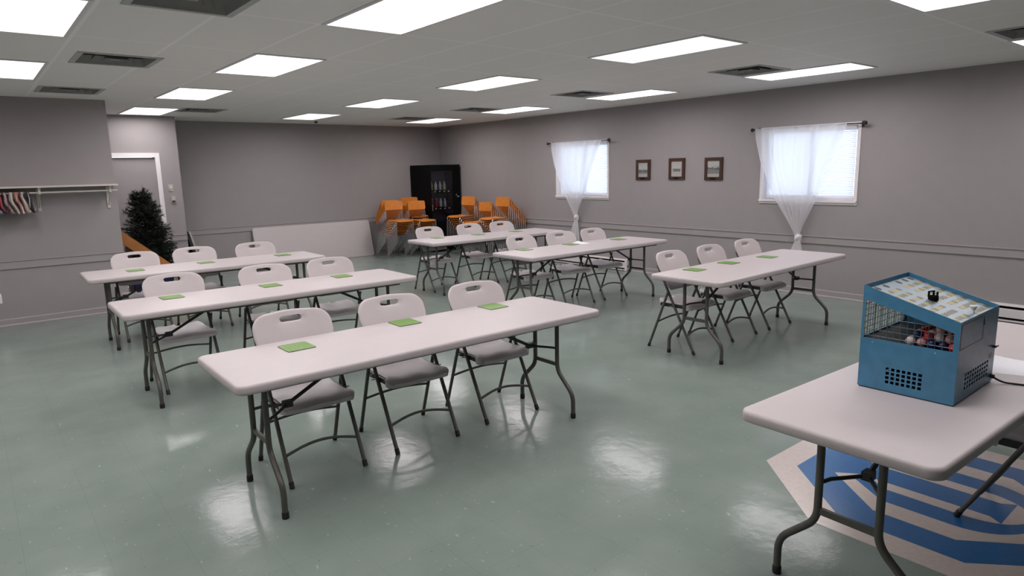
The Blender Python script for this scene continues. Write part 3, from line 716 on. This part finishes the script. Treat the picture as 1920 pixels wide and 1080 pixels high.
for yy, zz in ((1.145 - cy, wz - .016), (.905 - cy, wz - .016), (1.145 - cy, wz + .155)):
    bm = bm_new(); add_tube(bm, [(X0 - .0015, yy, zz), (X0 + .002, yy, zz)], .0032, 8); obj('panel_screw', bm, M['bolt'], mroot, 40)
bm = bm_new(); add_plate(bm, [rect2(X1 - .07, X1 - .028, .118, .140)], lambda u, v: (u, Y0 - .0008, v), lambda u, v: (u, Y0 + .001, v)); obj('rating_plate', bm, M['vent'], mroot, 0)
bm = bm_new(); add_tube(bm, [(X1 - .03, Y0 - .010, .165), (X1 - .004, Y0 - .012, .165)], .003, 6); add_box(bm, X1 - .034, X1 - .026, Y0 - .012, Y0, .160, .170); obj('side_switch', bm, M['dark'], mroot, 0)
# cord from the rear corner of the front panel
bm = bm_new()
cpts = [(3.372, .818, TZ + .030), (3.380, .800, TZ + .016), (3.392, .775, TZ + .006), (3.41, .745, TZ + .0045), (3.425, .70, TZ + .0045), (3.44, .655, TZ + .0045), (3.445, .62, TZ + .0035), (3.447, .585, TZ - .03), (3.45, .575, TZ - .15), (3.46, .55, TZ - .40), (3.47, .50, .10), (3.50, .40, .006), (3.60, .1, .006), (3.65, -.5, .006)]
add_tube(bm, smooth_path(cpts, .03, 4), .0042, 8); add_tube(bm, [(3.370, .826, TZ + .033), (3.374, .812, TZ + .028)], .009, 10)
tag(obj('power_cord', bm, M['cord'], None, 60), 'black power cord running from the bingo cage across the white table', 'cord')
# balls
bcols = {'red': (.50, .025, .025), 'white': (.62, .56, .54), 'orange': (.32, .10, .05), 'navy': (.012, .02, .08), 'pink': (.55, .26, .26)}
for n_, c_ in bcols.items(): M['ball_' + n_] = mat('ball_' + n_, c_, .25, spec=.5, var=.25, scale=55)
names = list(bcols); br = .019; rb = random.Random(11); spots = []; ztray = TZ + wz - .010
for ix in range(8):
    for iy in range(5 if ix < 6 else 3):
        spots.append((2.952 + ix*.0392 + (iy % 2)*.008, .852 + iy*.0392, ztray + br))
for ix in range(6):
    for iy in range(4 if ix < 5 else 2): spots.append((2.973 + ix*.0392, .872 + iy*.0392, ztray + br + .0275))
for ix in range(4):
    for iy in range(2): spots.append((2.995 + ix*.0395, .875 + iy*.0392, ztray + br + .055))
seq = ['red', 'orange', 'pink', 'red', 'navy', 'red', 'white', 'orange', 'navy', 'orange', 'red']
proto = {}
for q, (x, y, z) in enumerate(spots):
    n_ = seq[(q*4 + q//3) % len(seq)]
    lab = '%s bingo ball in the heap inside the blue wire-windowed cage' % n_
    if n_ not in proto:
        bm = bm_new(); bmesh.ops.create_uvsphere(bm, u_segments=18, v_segments=12, radius=br)
        o = obj('bingo_ball', bm, M['ball_' + n_], None, 180, (x, y, z)); tag(o, lab, 'ball', n_ + ' bingo balls in the cage'); proto[n_] = o
    else:
        o = proto[n_].copy(); COL.objects.link(o); o.location = (x, y, z)

# ------------------------------------------------------------------ floor emblem: cream octagon, blue shield with a U and a bar
em = thing('floor_emblem', 'blue and cream octagonal emblem inlaid in the floor under the cage table', 'emblem', (3.777, 1.065, 0))
def octo(a, b, s): return [(-a, s*b/b*b*.405), (-a*.40, b), (a*.40, b), (a, b*.405), (a, -b*.405), (a*.40, -b), (-a*.40, -b), (-a, -b*.405)]
def slab(name, loops, z0_, z1_, m): 
    bm = bm_new()
    for l in loops: add_plate(bm, [l], lambda u, v: (u, v, z1_), lambda u, v: (u, v, z0_))
    return obj(name, bm, m, em, 0)
slab('cream_border', [octo(.777, .832, 1)], .0002, .0010, M['cream_tile'])
slab('blue_ring', [octo(.622, .676, 1)], .0008, .0016, M['blue_tile'])
def mir(l): return l + [(-x, y) for x, y in reversed(l) if abs(x) > 1e-6]
ar = lambda cx_, cy_, rx_, ry_, a0, a1, n: [(cx_ + rx_*math.cos(a0 + (a1 - a0)*i/n), cy_ + ry_*math.sin(a0 + (a1 - a0)*i/n)) for i in range(n + 1)]
outer = [(-.174, .493), (-.449, .177), (-.449, -.187), (-.184, -.493)]
uo = ar(0, -.13, .317, .285, PI, 1.5*PI, 12)           # outer curve of the U
gap = [(-.174, .493), (-.449, .177), (-.449, -.187), (-.184, -.493), (.184, -.493), (.449, -.187), (.449, .177), (.174, .493), (.094, .396), (.150, .41), (.317, .19)] + [(-x, y) for x, y in uo][:] + list(reversed(uo))[1:] + [(-.317, .19), (-.150, .41), (-.094, .396)]
slab('cream_band', [gap], .0014, .0022, M['cream_tile'])
ui = ar(0, -.13, .178, .235, PI, 1.5*PI, 10)
inn = [(-.093, .328), (-.175, .24)] + ui
inn = inn + [(-x, y) for x, y in reversed(inn[:-1])] + [(.093, .328), (.093, -.222), (.136, -.281), (-.136, -.281), (-.093, -.222)]
# drop the duplicated tip
inn = [p for i, p in enumerate(inn) if i == 0 or (abs(p[0] - inn[i-1][0]) + abs(p[1] - inn[i-1][1])) > 1e-6]
slab('cream_band', [inn], .0014, .0022, M['cream_tile'])

# ------------------------------------------------------------------ vending machine
vx0, vx1, vy0, vy1, vh = 7.69, 8.45, 12.05, 12.86, 1.865
vm = thing('vending_machine', 'tall black drink vending machine in the far corner', 'vending machine', ((vx0 + vx1)/2, (vy0 + vy1)/2, 0))
ox, oy = (vx0 + vx1)/2, (vy0 + vy1)/2; a0, a1, c0, c1 = vx0 - ox, vx1 - ox, vy0 - oy, vy1 - oy
bm = bm_new()
for q in ((a0, a0 + .012, c0 + .03, c1, .03, vh), (a1 - .02, a1, c0 + .03, c1, .03, vh), (a0 + .02, a1 - .02, c1 - .02, c1, .03, vh), (a0 + .02, a1 - .02, c0 + .03, c1 - .02, vh - .02, vh), (a0 + .02, a1 - .02, c0 + .03, c1 - .02, .03, .06)): add_box(bm, *q)
add_box(bm, a0 + .03, a1 - .03, c0 + .06, c1 - .03, 0, .03)
obj('cabinet', bm, M['vend'], vm, 0)
wx0, wx1, wz0, wz1 = a0 + .014, a0 + .575, .66, 1.735
bm = bm_new(); add_plate(bm, [rect2(a0, a1, .06, vh), list(reversed(rect2(wx0, wx1, wz0, wz1)))], lambda u, v: (u, c0, v), lambda u, v: (u, c0 + .03, v)); dr = obj('front_door', bm, M['vend'], vm, 0)
bm = bm_new(); add_box(bm, wx0 - .005, wx1 + .005, c0 + .012, c0 + .017, wz0 - .005, wz1 + .005); obj('display_glass', bm, M['vend_glass'], dr, 0)
bm = bm_new(); add_tube(bm, [(a0 + .012, c0 - .02, 1.02), (a0 + .012, c0 - .02, .90)], .008, 8); add_box(bm, a0 + .006, a0 + .018, c0 - .02, c0, 1.00, 1.02); add_box(bm, a0 + .006, a0 + .018, c0 - .02, c0, .90, .92); obj('door_handle', bm, M['chrome'], dr, 40)
bm = bm_new(); add_box(bm, a1 - .125, a1 - .105, c0 - .006, c0, 1.20, 1.235); add_box(bm, a1 - .10, a1 - .045, c0 - .008, c0, 1.165, 1.19); obj('coin_slot', bm, M['chrome'], dr, 0)
bm = bm_new(); add_box(bm, a1 - .15, a1 - .03, c0 - .004, c0 + .001, .62, .75); obj('coin_return', bm, M['dark'], dr, 0)
bm = bm_new(); add_box(bm, wx0 - .01, wx1 + .01, c0 + .34, c0 + .35, .5, vh - .06); obj('inner_liner', bm, M['vend_in'], vm, 0)
for zz in (1.33, .965):
    bm = bm_new(); add_box(bm, wx0, wx1 + .01, c0 + .05, c0 + .33, zz - .012, zz); sh = obj('product_shelf', bm, M['vend'], vm, 0)
    bm = bm_new()
    add_box(bm, wx0, wx1 + .01, c0 + .045, c0 + .05, zz - .05, zz)
    obj('shelf_lip', bm, M['vend'], sh, 0)
    for k in range(4):
        bm = bm_new(); add_box(bm, wx0 + .100 + k*.116, wx0 + .135 + k*.116, c0 + .041, c0 + .045, zz - .043, zz - .022); obj('price_tag', bm, M['paper'], sh, 0)
bot = [('yellow-green', (.50, .58, .08)), ('white', (.88, .86, .88)), ('pale pink', (.80, .64, .64)), ('pale green', (.50, .66, .28))], [('dark grey', (.10, .10, .13)), ('red', (.62, .04, .06)), ('silver', (.72, .72, .72)), ('grey', (.50, .50, .52))]  # colours lightened to stand in for light inside the cabinet
for rI, (rowb, zz) in enumerate(zip(bot, (1.33, .965))):
    for k, (nm, c_) in enumerate(rowb):
        t = thing('drink_bottle', '%s drink bottle on the %s shelf inside the vending machine' % (nm, ['upper', 'lower'][rI]), 'bottle', (7.775 + k*.112, vy0 + .12, zz), 0, 'bottles in the vending machine')
        bm = bm_new(); add_lathe(bm, [(.026,0),(.031,.006),(.031,.05),(.028,.06),(.031,.07),(.031,.11),(.014,.15),(.013,.16)], n=14); obj('body', bm, mat('bottle_' + nm.replace(' ', '_') + str(rI), c_, .25, var=.15, scale=40), t, 40)
        bm = bm_new(); add_lathe(bm, [(.015,.160),(.015,.176),(.013,.178)], n=12); obj('cap', bm, M['paper'] if nm != 'red' else M['ball_pink'], t, 40)

# ------------------------------------------------------------------ orange stacking chairs (back edge at y=0, sitter looks to -y)
def stack_chair():
    t = thing('stacking_chair', '', 'chair')
    W = .20
    bm = bm_new(); n = 14
    def sheet2(pf, nu, nv, th):
        A = [[bm.verts.new(pf(i/nu*2 - 1, j/nv)) for i in range(nu + 1)] for j in range(nv + 1)]
        B = [[bm.verts.new(Vector(pf(i/nu*2 - 1, j/nv)) + Vector(th)) for i in range(nu + 1)] for j in range(nv + 1)]
        for a, b in zip(A, A[1:]):
            for i in range(nu): bm.faces.new((a[i], a[i+1], b[i+1], b[i]))
        for a, b in zip(B, B[1:]):
            for i in range(nu): bm.faces.new((a[i+1], a[i], b[i], b[i+1]))
        for i in range(nu):
            bm.faces.new((A[0][i], B[0][i], B[0][i+1], A[0][i+1])); bm.faces.new((A[-1][i+1], B[-1][i+1], B[-1][i], A[-1][i]))
        for j in range(nv):
            bm.faces.new((A[j+1][0], B[j+1][0], B[j][0], A[j][0])); bm.faces.new((A[j][-1], B[j][-1], B[j+1][-1], A[j+1][-1]))
    def seatf(u, v):
        e = min(v, 1 - v); w = W * (1 - .08 * max(0, 1 - e/.10)**2)
        return (u*w, -.035 - .385*v, .462 - .010*(1 - u*u) - (.016*((v - .72)/.28)**2 if v > .72 else 0) + (.008*((.2 - v)/.2)**2 if v < .2 else 0))
    sheet2(seatf, 10, 14, (0, 0, -.009)); obj('seat', bm, M['orange'], t, 50)
    bm = bm_new()
    def backf(u, v):
        e = min(v, 1 - v); w = W * 1.03 * (1 - .07 * max(0, 1 - e/.14)**2); z = .66 + .185*v
        return (u*w, .030 + .02*v - .020*u*u - .012, z - .006*u*u*(1 if v > .5 else -1))
    sheet2(backf, 12, 10, (0, .010, 0)); obj('backrest', bm, M['orange'], t, 50)
    for s in (-1, 1):
        x = s*(W - .012)
        bm = bm_new(); add_tube(bm, smooth_path([(x + s*.016, -.42, .004), (x + s*.004, -.405, .436), (x, -.05, .448)], .045, 5), .0095, 7); obj('leg', bm, M['chrome'], t, 50)
        bm = bm_new(); add_tube(bm, smooth_path([(x + s*.022, .055, .004), (x + s*.010, -.012, .44), (x, .036, .80)], .10, 4), .0095, 7); obj('leg', bm, M['chrome'], t, 50)
    bm = bm_new()
    add_tube(bm, [(-W + .01, -.09, .445), (W - .01, -.09, .445)], .007, 6); add_tube(bm, [(-W + .01, -.34, .436), (W - .01, -.34, .436)], .007, 6); obj('under_seat_bar', bm, M['chrome'], t, 50)
    return t
sp = stack_chair(); used = False
STK = [ # x, y of top chair's back, facing, count, top z, forward shift per chair, description
    (6.805, 12.10, 0, 9, 1.150, .050, 'front stack beside the leaning table'),
    (7.315, 12.04, 0, 9, 1.130, .050, 'front stack against the vending machine side'),
    (6.955, 12.53, 0, 8, 1.150, .032, 'rear stack at the wall behind the leaning table end'),
    (7.440, 12.53, 0, 8, 1.190, .032, 'rear stack half hidden at the vending machine side'),
    (8.10, 11.30, -PI/2 + .10, 9, 1.200, .040, 'stack right of the vending machine front'),
    (8.12, 10.74, -PI/2 + .03, 7, 1.095, .045, 'shortest stack, middle of the window wall stacks'),
    (8.00, 10.03, -PI/2, 10, 1.215, .044, 'stack by the window wall nearest the far curtain'),
]
for x, y, a, n, zt, sh, desc in STK:
    r = (zt - .845) / (n - 1)
    for k in range(n):                    # k = 0 is the top chair
        lev = n - 1 - k; c, s = math.cos(a), math.sin(a); off = sh * k
        loc = (x - s*off, y + c*off, lev * r)
        lab = 'orange chair, %s in the %s' % ('topmost' if k == 0 else 'bottom one' if k == n - 1 else ordn[k] + ' down', desc)
        g = 'chairs of the ' + desc
        if not used: sp.location = loc; sp.rotation_euler = (0,0,a); sp['label'] = lab; sp['group'] = g; used = True
        else: dup(sp, loc, a, lab, g)

# ------------------------------------------------------------------ folded tables leaning on walls
lt = thing('leaning_table', 'white folding table folded flat and leaning on the far wall', 'table', (5.375, 12.66, 0), -.004)
bm = bm_new(); tilt = Matrix.Rotation(math.radians(-14), 4, 'X') 
r_ = []
for ins, yy in ((.006, .045), (0, .038), (0, .010), (.006, .002), (.012, 0)):
    r_.append([tilt @ Vector((p[0], yy, p[1] + .383)) for p in rrect(0, 0, TL - 2*ins, .766 - 2*ins, .045, 0, 6)])
stack(bm, r_); obj('tabletop', bm, M['plastic'], lt, 50)
for s in (-1, 1):
    bm = bm_new(); add_tube(bm, [tilt @ Vector(p) for p in ((s*1.0, .062, .15), (s*1.0, .062, .62), (s*.35, .062, .62), (s*.35, .062, .15))], .014, 8); obj('folded_leg', bm, M['leg'], lt, 50)
ct = thing('folded_table', 'small folded grey table leaning in the corner beside the door wall', 'table', (3.06, 12.47, 0), 0)
tl2 = Matrix.Rotation(math.radians(-13), 4, 'Y')
bm = bm_new(); add_box(bm, -.012, .018, -.38, .38, .012, .84, tl2); bmesh.ops.bevel(bm, geom=bm.edges[:], offset=.006, segments=2, affect='EDGES'); obj('tabletop', bm, M['vent'], ct, 30)
bm = bm_new(); add_tube(bm, [tl2 @ Vector(p) for p in ((-.045, -.36, .06), (-.045, -.36, .76), (-.045, .36, .76), (-.045, .36, .06))], .016, 8); obj('folded_leg', bm, M['dark'], ct, 40)
bm = bm_new(); add_box(bm, -.032, -.010, -.37, .37, .10, .80, tl2); obj('apron', bm, M['dark'], ct, 0)

# ------------------------------------------------------------------ artificial tree, plank, tote in the recess
tr = thing('artificial_tree', 'dark green artificial Christmas tree standing in front of the grey door', 'tree', (2.08, 11.30, 0))
bm = bm_new(); add_tube(bm, [(0,0,.05), (.01,0,.8), (-.03,0,1.45)], [.03,.022,.008], 8); obj('trunk', bm, M['bark'], tr, 60)
bm = bm_new(); add_box(bm, -.28, .28, -.02, .02, .0, .05); add_box(bm, -.02, .02, -.28, .28, .0, .045); obj('stand', bm, M['dark'], tr, 0)
bm = bm_new(); rt = random.Random(5)
PROF = [(.40,.30),(.55,.345),(.72,.335),(.96,.30),(1.15,.235),(1.30,.185),(1.42,.11),(1.50,.03)]
for k in range(430):
    h = .40 + 1.06 * (rt.random() ** 1.15); f = (h - .40) / 1.1
    R_ = spline(PROF, h) * (1 + .10 * math.sin(h * 23)); a = rt.random() * 2*PI; ox_ = .05 * (1 - f) - .03 * f
    base = Vector((ox_, 0, h)); ext = R_ * (.72 + .38*rt.random())
    tip = base + Vector((ext*math.cos(a), ext*math.sin(a)*.85, .03 + .10*rt.random() - .05*(1 - f)))
    d_ = tip - base
    for q in range(60):
        s_ = .15 + .85 * rt.random(); p = base + d_ * s_
        nd = (d_.normalized()*.5 + Vector((rt.uniform(-1,1), rt.uniform(-1,1), rt.uniform(-1,1)))).normalized()
        ln = .045 + .035*rt.random(); sd = nd.cross(Vector((rt.uniform(-1,1), rt.uniform(-1,1), rt.uniform(-1,1)))).normalized() * .0045
        v = [bm.verts.new(p - sd), bm.verts.new(p + sd), bm.verts.new(p + nd*ln)]; bm.faces.new(v)
    add_tube(bm, [base, tip], .0035, 4)
me = bpy.data.meshes.new('foliage'); bm.to_mesh(me); bm.free(); me.materials.append(M['needles'])
fo = bpy.data.objects.new('foliage', me); COL.objects.link(fo); fo.parent = tr
pl = thing('wooden_ramp', 'orange varnished plank sloping down in front of the dark artificial tree', 'ramp', (1.95, 10.6, 0))
bm = bm_new()
ang_ = -math.atan2(.976 - .478, 2.229 - 1.672)
pm = Matrix.Translation((1.672 - 1.95, 0, .976)) @ Matrix.Rotation(-ang_, 4, 'Y')
add_box(bm, -.22, 1.16, -.02, .02, -.140, 0, pm); bmesh.ops.bevel(bm, geom=bm.edges[:], offset=.006, segments=2, affect='EDGES'); obj('plank', bm, M['oak'], pl, 30)
for px, top in ((-.26, .86), (.55, .10)):
    bm = bm_new(); add_box(bm, px - .02, px + .02, .021, .06, 0, max(.1, top)); obj('post', bm, M['darkwood'], pl, 0)
tb = thing('storage_tote', 'navy storage tote on the floor under the sloping plank', 'storage box', (1.98, 10.86, 0))
bm = bm_new(); stack(bm, [rrect(0, 0, w, d, .04, z, 4) for w, d, z in ((.50,.34,0),(.52,.36,.02),(.58,.40,.34))]); obj('bin', bm, M['navy'], tb, 40)
bm = bm_new(); stack(bm, [rrect(0, 0, w, d, .045, z, 4) for w, d, z in ((.61,.43,.335),(.61,.43,.36),(.56,.38,.375))]); obj('lid', bm, M['vend'], tb, 40)

# ------------------------------------------------------------------ coat shelf with hanging cloths
sf = thing('coat_shelf', 'long cream wall shelf with a hanging rod on the left wall', 'shelf', (0, YL, 0))
bm = bm_new(); add_box(bm, -2.6, 1.515, -.30, 0, 1.645, 1.664); obj('board', bm, M['shelf'], sf, 0)
bm = bm_new(); add_tube(bm, [(-2.6, -.235, 1.585), (1.51, -.235, 1.585)], .011, 10); obj('hanging_rod', bm, M['bracket'], sf, 40)
for x in (-1.6, -.4, .70, 1.43):
    bm = bm_new(); add_box(bm, x - .016, x + .016, -.012, 0, 1.36, 1.645); add_box(bm, x - .016, x + .016, -.28, -.012, 1.630, 1.645); add_tube(bm, [(x, -.010, 1.40), (x, -.27, 1.635)], .008, 8); add_box(bm, x - .012, x + .012, -.252, -.218, 1.566, 1.640)
    obj('bracket', bm, M['bracket'], sf, 0)
CL = [('red and tan', [(.42,.05,.05),(.55,.45,.38),(.5,.1,.1)]), ('tan and cream', [(.55,.47,.38),(.6,.52,.42),(.45,.12,.1)]), ('cream and tan', [(.60,.54,.45),(.5,.42,.33),(.4,.1,.08)]),
      ('purple and cream', [(.16,.05,.14),(.55,.5,.45),(.12,.04,.12)]), ('white and blue', [(.72,.72,.75),(.10,.13,.30),(.65,.65,.7)]), ('dark red and navy', [(.35,.03,.04),(.05,.05,.14),(.4,.08,.08)]),
      ('mauve and cream', [(.42,.30,.34),(.58,.52,.47),(.3,.18,.22)]), ('cream and grey', [(.62,.57,.50),(.40,.36,.33),(.6,.55,.5)]), ('red and white', [(.42,.08,.08),(.66,.62,.58),(.45,.15,.14)]), ('white and brown', [(.66,.62,.56),(.25,.18,.14),(.6,.55,.5)]), ('black-edged white', [(.64,.60,.56),(.04,.035,.05),(.025,.025,.04)])]
for k, (nm, cs) in enumerate(CL):
    x = .03 + k * .055
    bm = bm_new(); nz = 14; rr = random.Random(k); rings = []
    for j in range(nz + 1):
        t = j / nz; z = 1.600 - .235 * t; ring = []
        for i in range(24):
            a = 2*PI*i/24; wob = 1 + .22*math.sin(3*a + k*2 + 4*t)
            ring.append((.022*wob*math.cos(a) + .055*t*t + .006*math.sin(9*t + k), (.115 + .03*t)*math.sin(a)*.9, z - YZ if False else z + .012*math.sin(a*2 + k) * t))
        rings.append(ring)
    stack(bm, rings)
    m = stripe_mat('striped_cloth_' + str(k), cs, 55 + 4*k)
    o = obj('hanging_cloth', bm, m, None, 60, (x, YL - .235, 0)); tag(o, '%s striped cloth hung over the rod under the wall shelf' % nm, 'cloth', 'striped cloths on the rod')

# ------------------------------------------------------------------ small wall things
def frame_pic(y0, y1, z0_, z1_, label, seed, hz):
    yc, zc = (y0 + y1)/2, (z0_ + z1_)/2; w, h_ = y1 - y0, z1_ - z0_
    t = thing('picture_frame', label, 'picture', (XR, yc, zc), 0, 'framed photographs on the window wall')
    bm = bm_new(); add_plate(bm, [rect2(-w/2, w/2, -h_/2, h_/2), list(reversed(rect2(-w/2 + .045, w/2 - .045, -h_/2 + .045, h_/2 - .045)))], lambda u, v: (-.026, u*.985, v*.985), lambda u, v: (-.001, u, v)); obj('frame', bm, M['darkwood'], t, 0)
    bm = bm_new(); add_box(bm, -.014, -.004, -w/2 + .04, w/2 - .04, -h_/2 + .04, h_/2 - .04); obj('mount', bm, M['mount'], t, 0)
    s = (.47, .33, .49)[seed]; bm = bm_new(); add_box(bm, -.0155, -.0135, -(w/2 - .045)*s*2.0, (w/2 - .045)*s*2.0, -h_*(.20, .13, .22)[seed], h_*(.20, .14, .30)[seed]); obj('photograph', bm, photo_mat('old_photo_%d' % seed, seed * 3.7, hz), t, 0)
    bm = bm_new(); add_box(bm, -.028, -.025, -.045, .045, -h_/2 + .010, -h_/2 + .030); obj('name_plate', bm, M['vend'], t, 0)
frame_pic(6.838, 7.126, 1.517, 1.838, 'dark framed old photograph nearest the far curtain', 0, .85)
frame_pic(6.180, 6.475, 1.520, 1.845, 'dark framed small old photograph, middle one of three on the wall', 1, .80)
frame_pic(5.528, 5.828, 1.510, 1.838, 'dark framed wide old photograph nearest the near curtain', 2, .95)
def wall_plate(name, label, cat, loc, w, h_, face, m, extra=None):
    t = thing(name, label, cat, loc)
    bm = bm_new()
    stack(bm, [[(p[0], yy, p[1]) for p in rrect(0, 0, w - 2*i_, h_ - 2*i_, .006, 0, 3)] for i_, yy in ((0, 0), (0, -.006), (.003, -face))]); obj('cover', bm, m, t, 40)
    for nm, (x0, x1, z0_, z1_, dp), mm in extra or []:
        bm = bm_new(); add_box(bm, x0, x1, -face - dp, -face + .001, z0_, z1_); obj(nm, bm, mm, t, 0)
wall_plate('wall_outlet', 'white electrical outlet low on the left wall', 'outlet', (.155, YL, .345), .085, .118, .008, M['white_trim'], [('socket', (-.017, .017, .012, .042, .002), M['ivory']), ('socket', (-.017, .017, -.042, -.012, .002), M['ivory'])])
wall_plate('light_switch', 'beige switch plate above the thermostat beside the door', 'switch', (2.648, YD, 1.555), .072, .118, .008, M['tin'], [('toggle', (-.012, .012, -.005, .03, .006), M['ivory'])])
wall_plate('thermostat', 'small wall thermostat under the switch plate beside the door', 'thermostat', (2.668, YD, 1.365), .070, .110, .026, M['tin'], [('dial_window', (-.024, .024, -.045, -.012, .002), M['dark'])])
def heater(name, label, y0, y1):
    t = thing(name, label, 'heater', (XR, (y0 + y1)/2, 0), 0, 'white baseboard heaters'); L = (y1 - y0)/2
    bm = bm_new()
    stack(bm, [[(-.030, yy, .012), (-.075, yy, .012), (-.075, yy, .028), (-.030, yy, .028)] for yy in (-L, L)]); obj('lower_lip', bm, M['heater'], t, 0)
    bm = bm_new(); stack(bm, [[(-.072, yy, .055), (-.078, yy, .055), (-.078, yy, .145), (-.072, yy, .150)] for yy in (-L, L)]); obj('front_cover', bm, M['heater'], t, 0)
    bm = bm_new(); stack(bm, [[(0.0, yy, .195), (-.062, yy, .185), (-.066, yy, .176), (-.060, yy, .176), (0.0, yy, .183)] for yy in (-L, L)]); obj('top_cover', bm, M['heater'], t, 0)
    bm = bm_new(); add_box(bm, -.034, -.031, -L, L, .012, .186); add_box(bm, -.060, -.040, -L, L, .06, .11); obj('heating_core', bm, M['vend'], t, 0)
    for s in (-1, 1):
        bm = bm_new(); add_box(bm, -.080, -.030, s*L - (.05 if s > 0 else 0), s*L + (.05 if s < 0 else 0), .004, .195); obj('end_cap', bm, M['heater'], t, 0)
heater('baseboard_heater', 'white baseboard heater under the far window with dark slots', 7.25, 9.65)
heater('baseboard_heater', 'white baseboard heater behind the bingo cage at the right edge', .25, 2.55)
bm = bm_new(); add_lathe(bm, [(.03,-.004),(.034,-.012),(.028,-.03),(.016,-.036)], (5.3, 12.2, H), 14); tag(obj('smoke_detector', bm, M['dark'], None, 40), 'tiny dark detector on the ceiling near the far wall', 'detector')

# ------------------------------------------------------------------ daylight
w = bpy.data.worlds.new('overcast_sky'); scene.world = w; w.use_nodes = True
bg = w.node_tree.nodes['Background']; bg.inputs['Color'].default_value = (.80, .89, 1.0, 1); bg.inputs['Strength'].default_value = 4.4
for y0, y1, z0_, z1_ in WIN:
    ld = bpy.data.lights.new('window_portal', 'AREA'); ld.shape = 'RECTANGLE'; ld.size = y1 - y0; ld.size_y = z1_ - z0_
    ld.cycles.is_portal = True
    lo = bpy.data.objects.new('window_portal', ld); COL.objects.link(lo); lo.location = (XR + .155, (y0 + y1)/2, (z0_ + z1_)/2); lo.rotation_euler = (0, PI/2, 0)
    lo.rotation_euler = Vector((-1, 0, 0)).to_track_quat('-Z', 'Z').to_euler()

vs_ = scene.view_settings
scene.display_settings.display_device = 'sRGB'
vs_.view_transform = 'Standard'; vs_.look = 'None'; vs_.gamma = 1; vs_.use_curve_mapping = False; vs_.exposure = 0.08
scene.cycles.use_denoising = True
scene.cycles.max_bounces = 8; scene.cycles.diffuse_bounces = 5; scene.cycles.transparent_max_bounces = 12
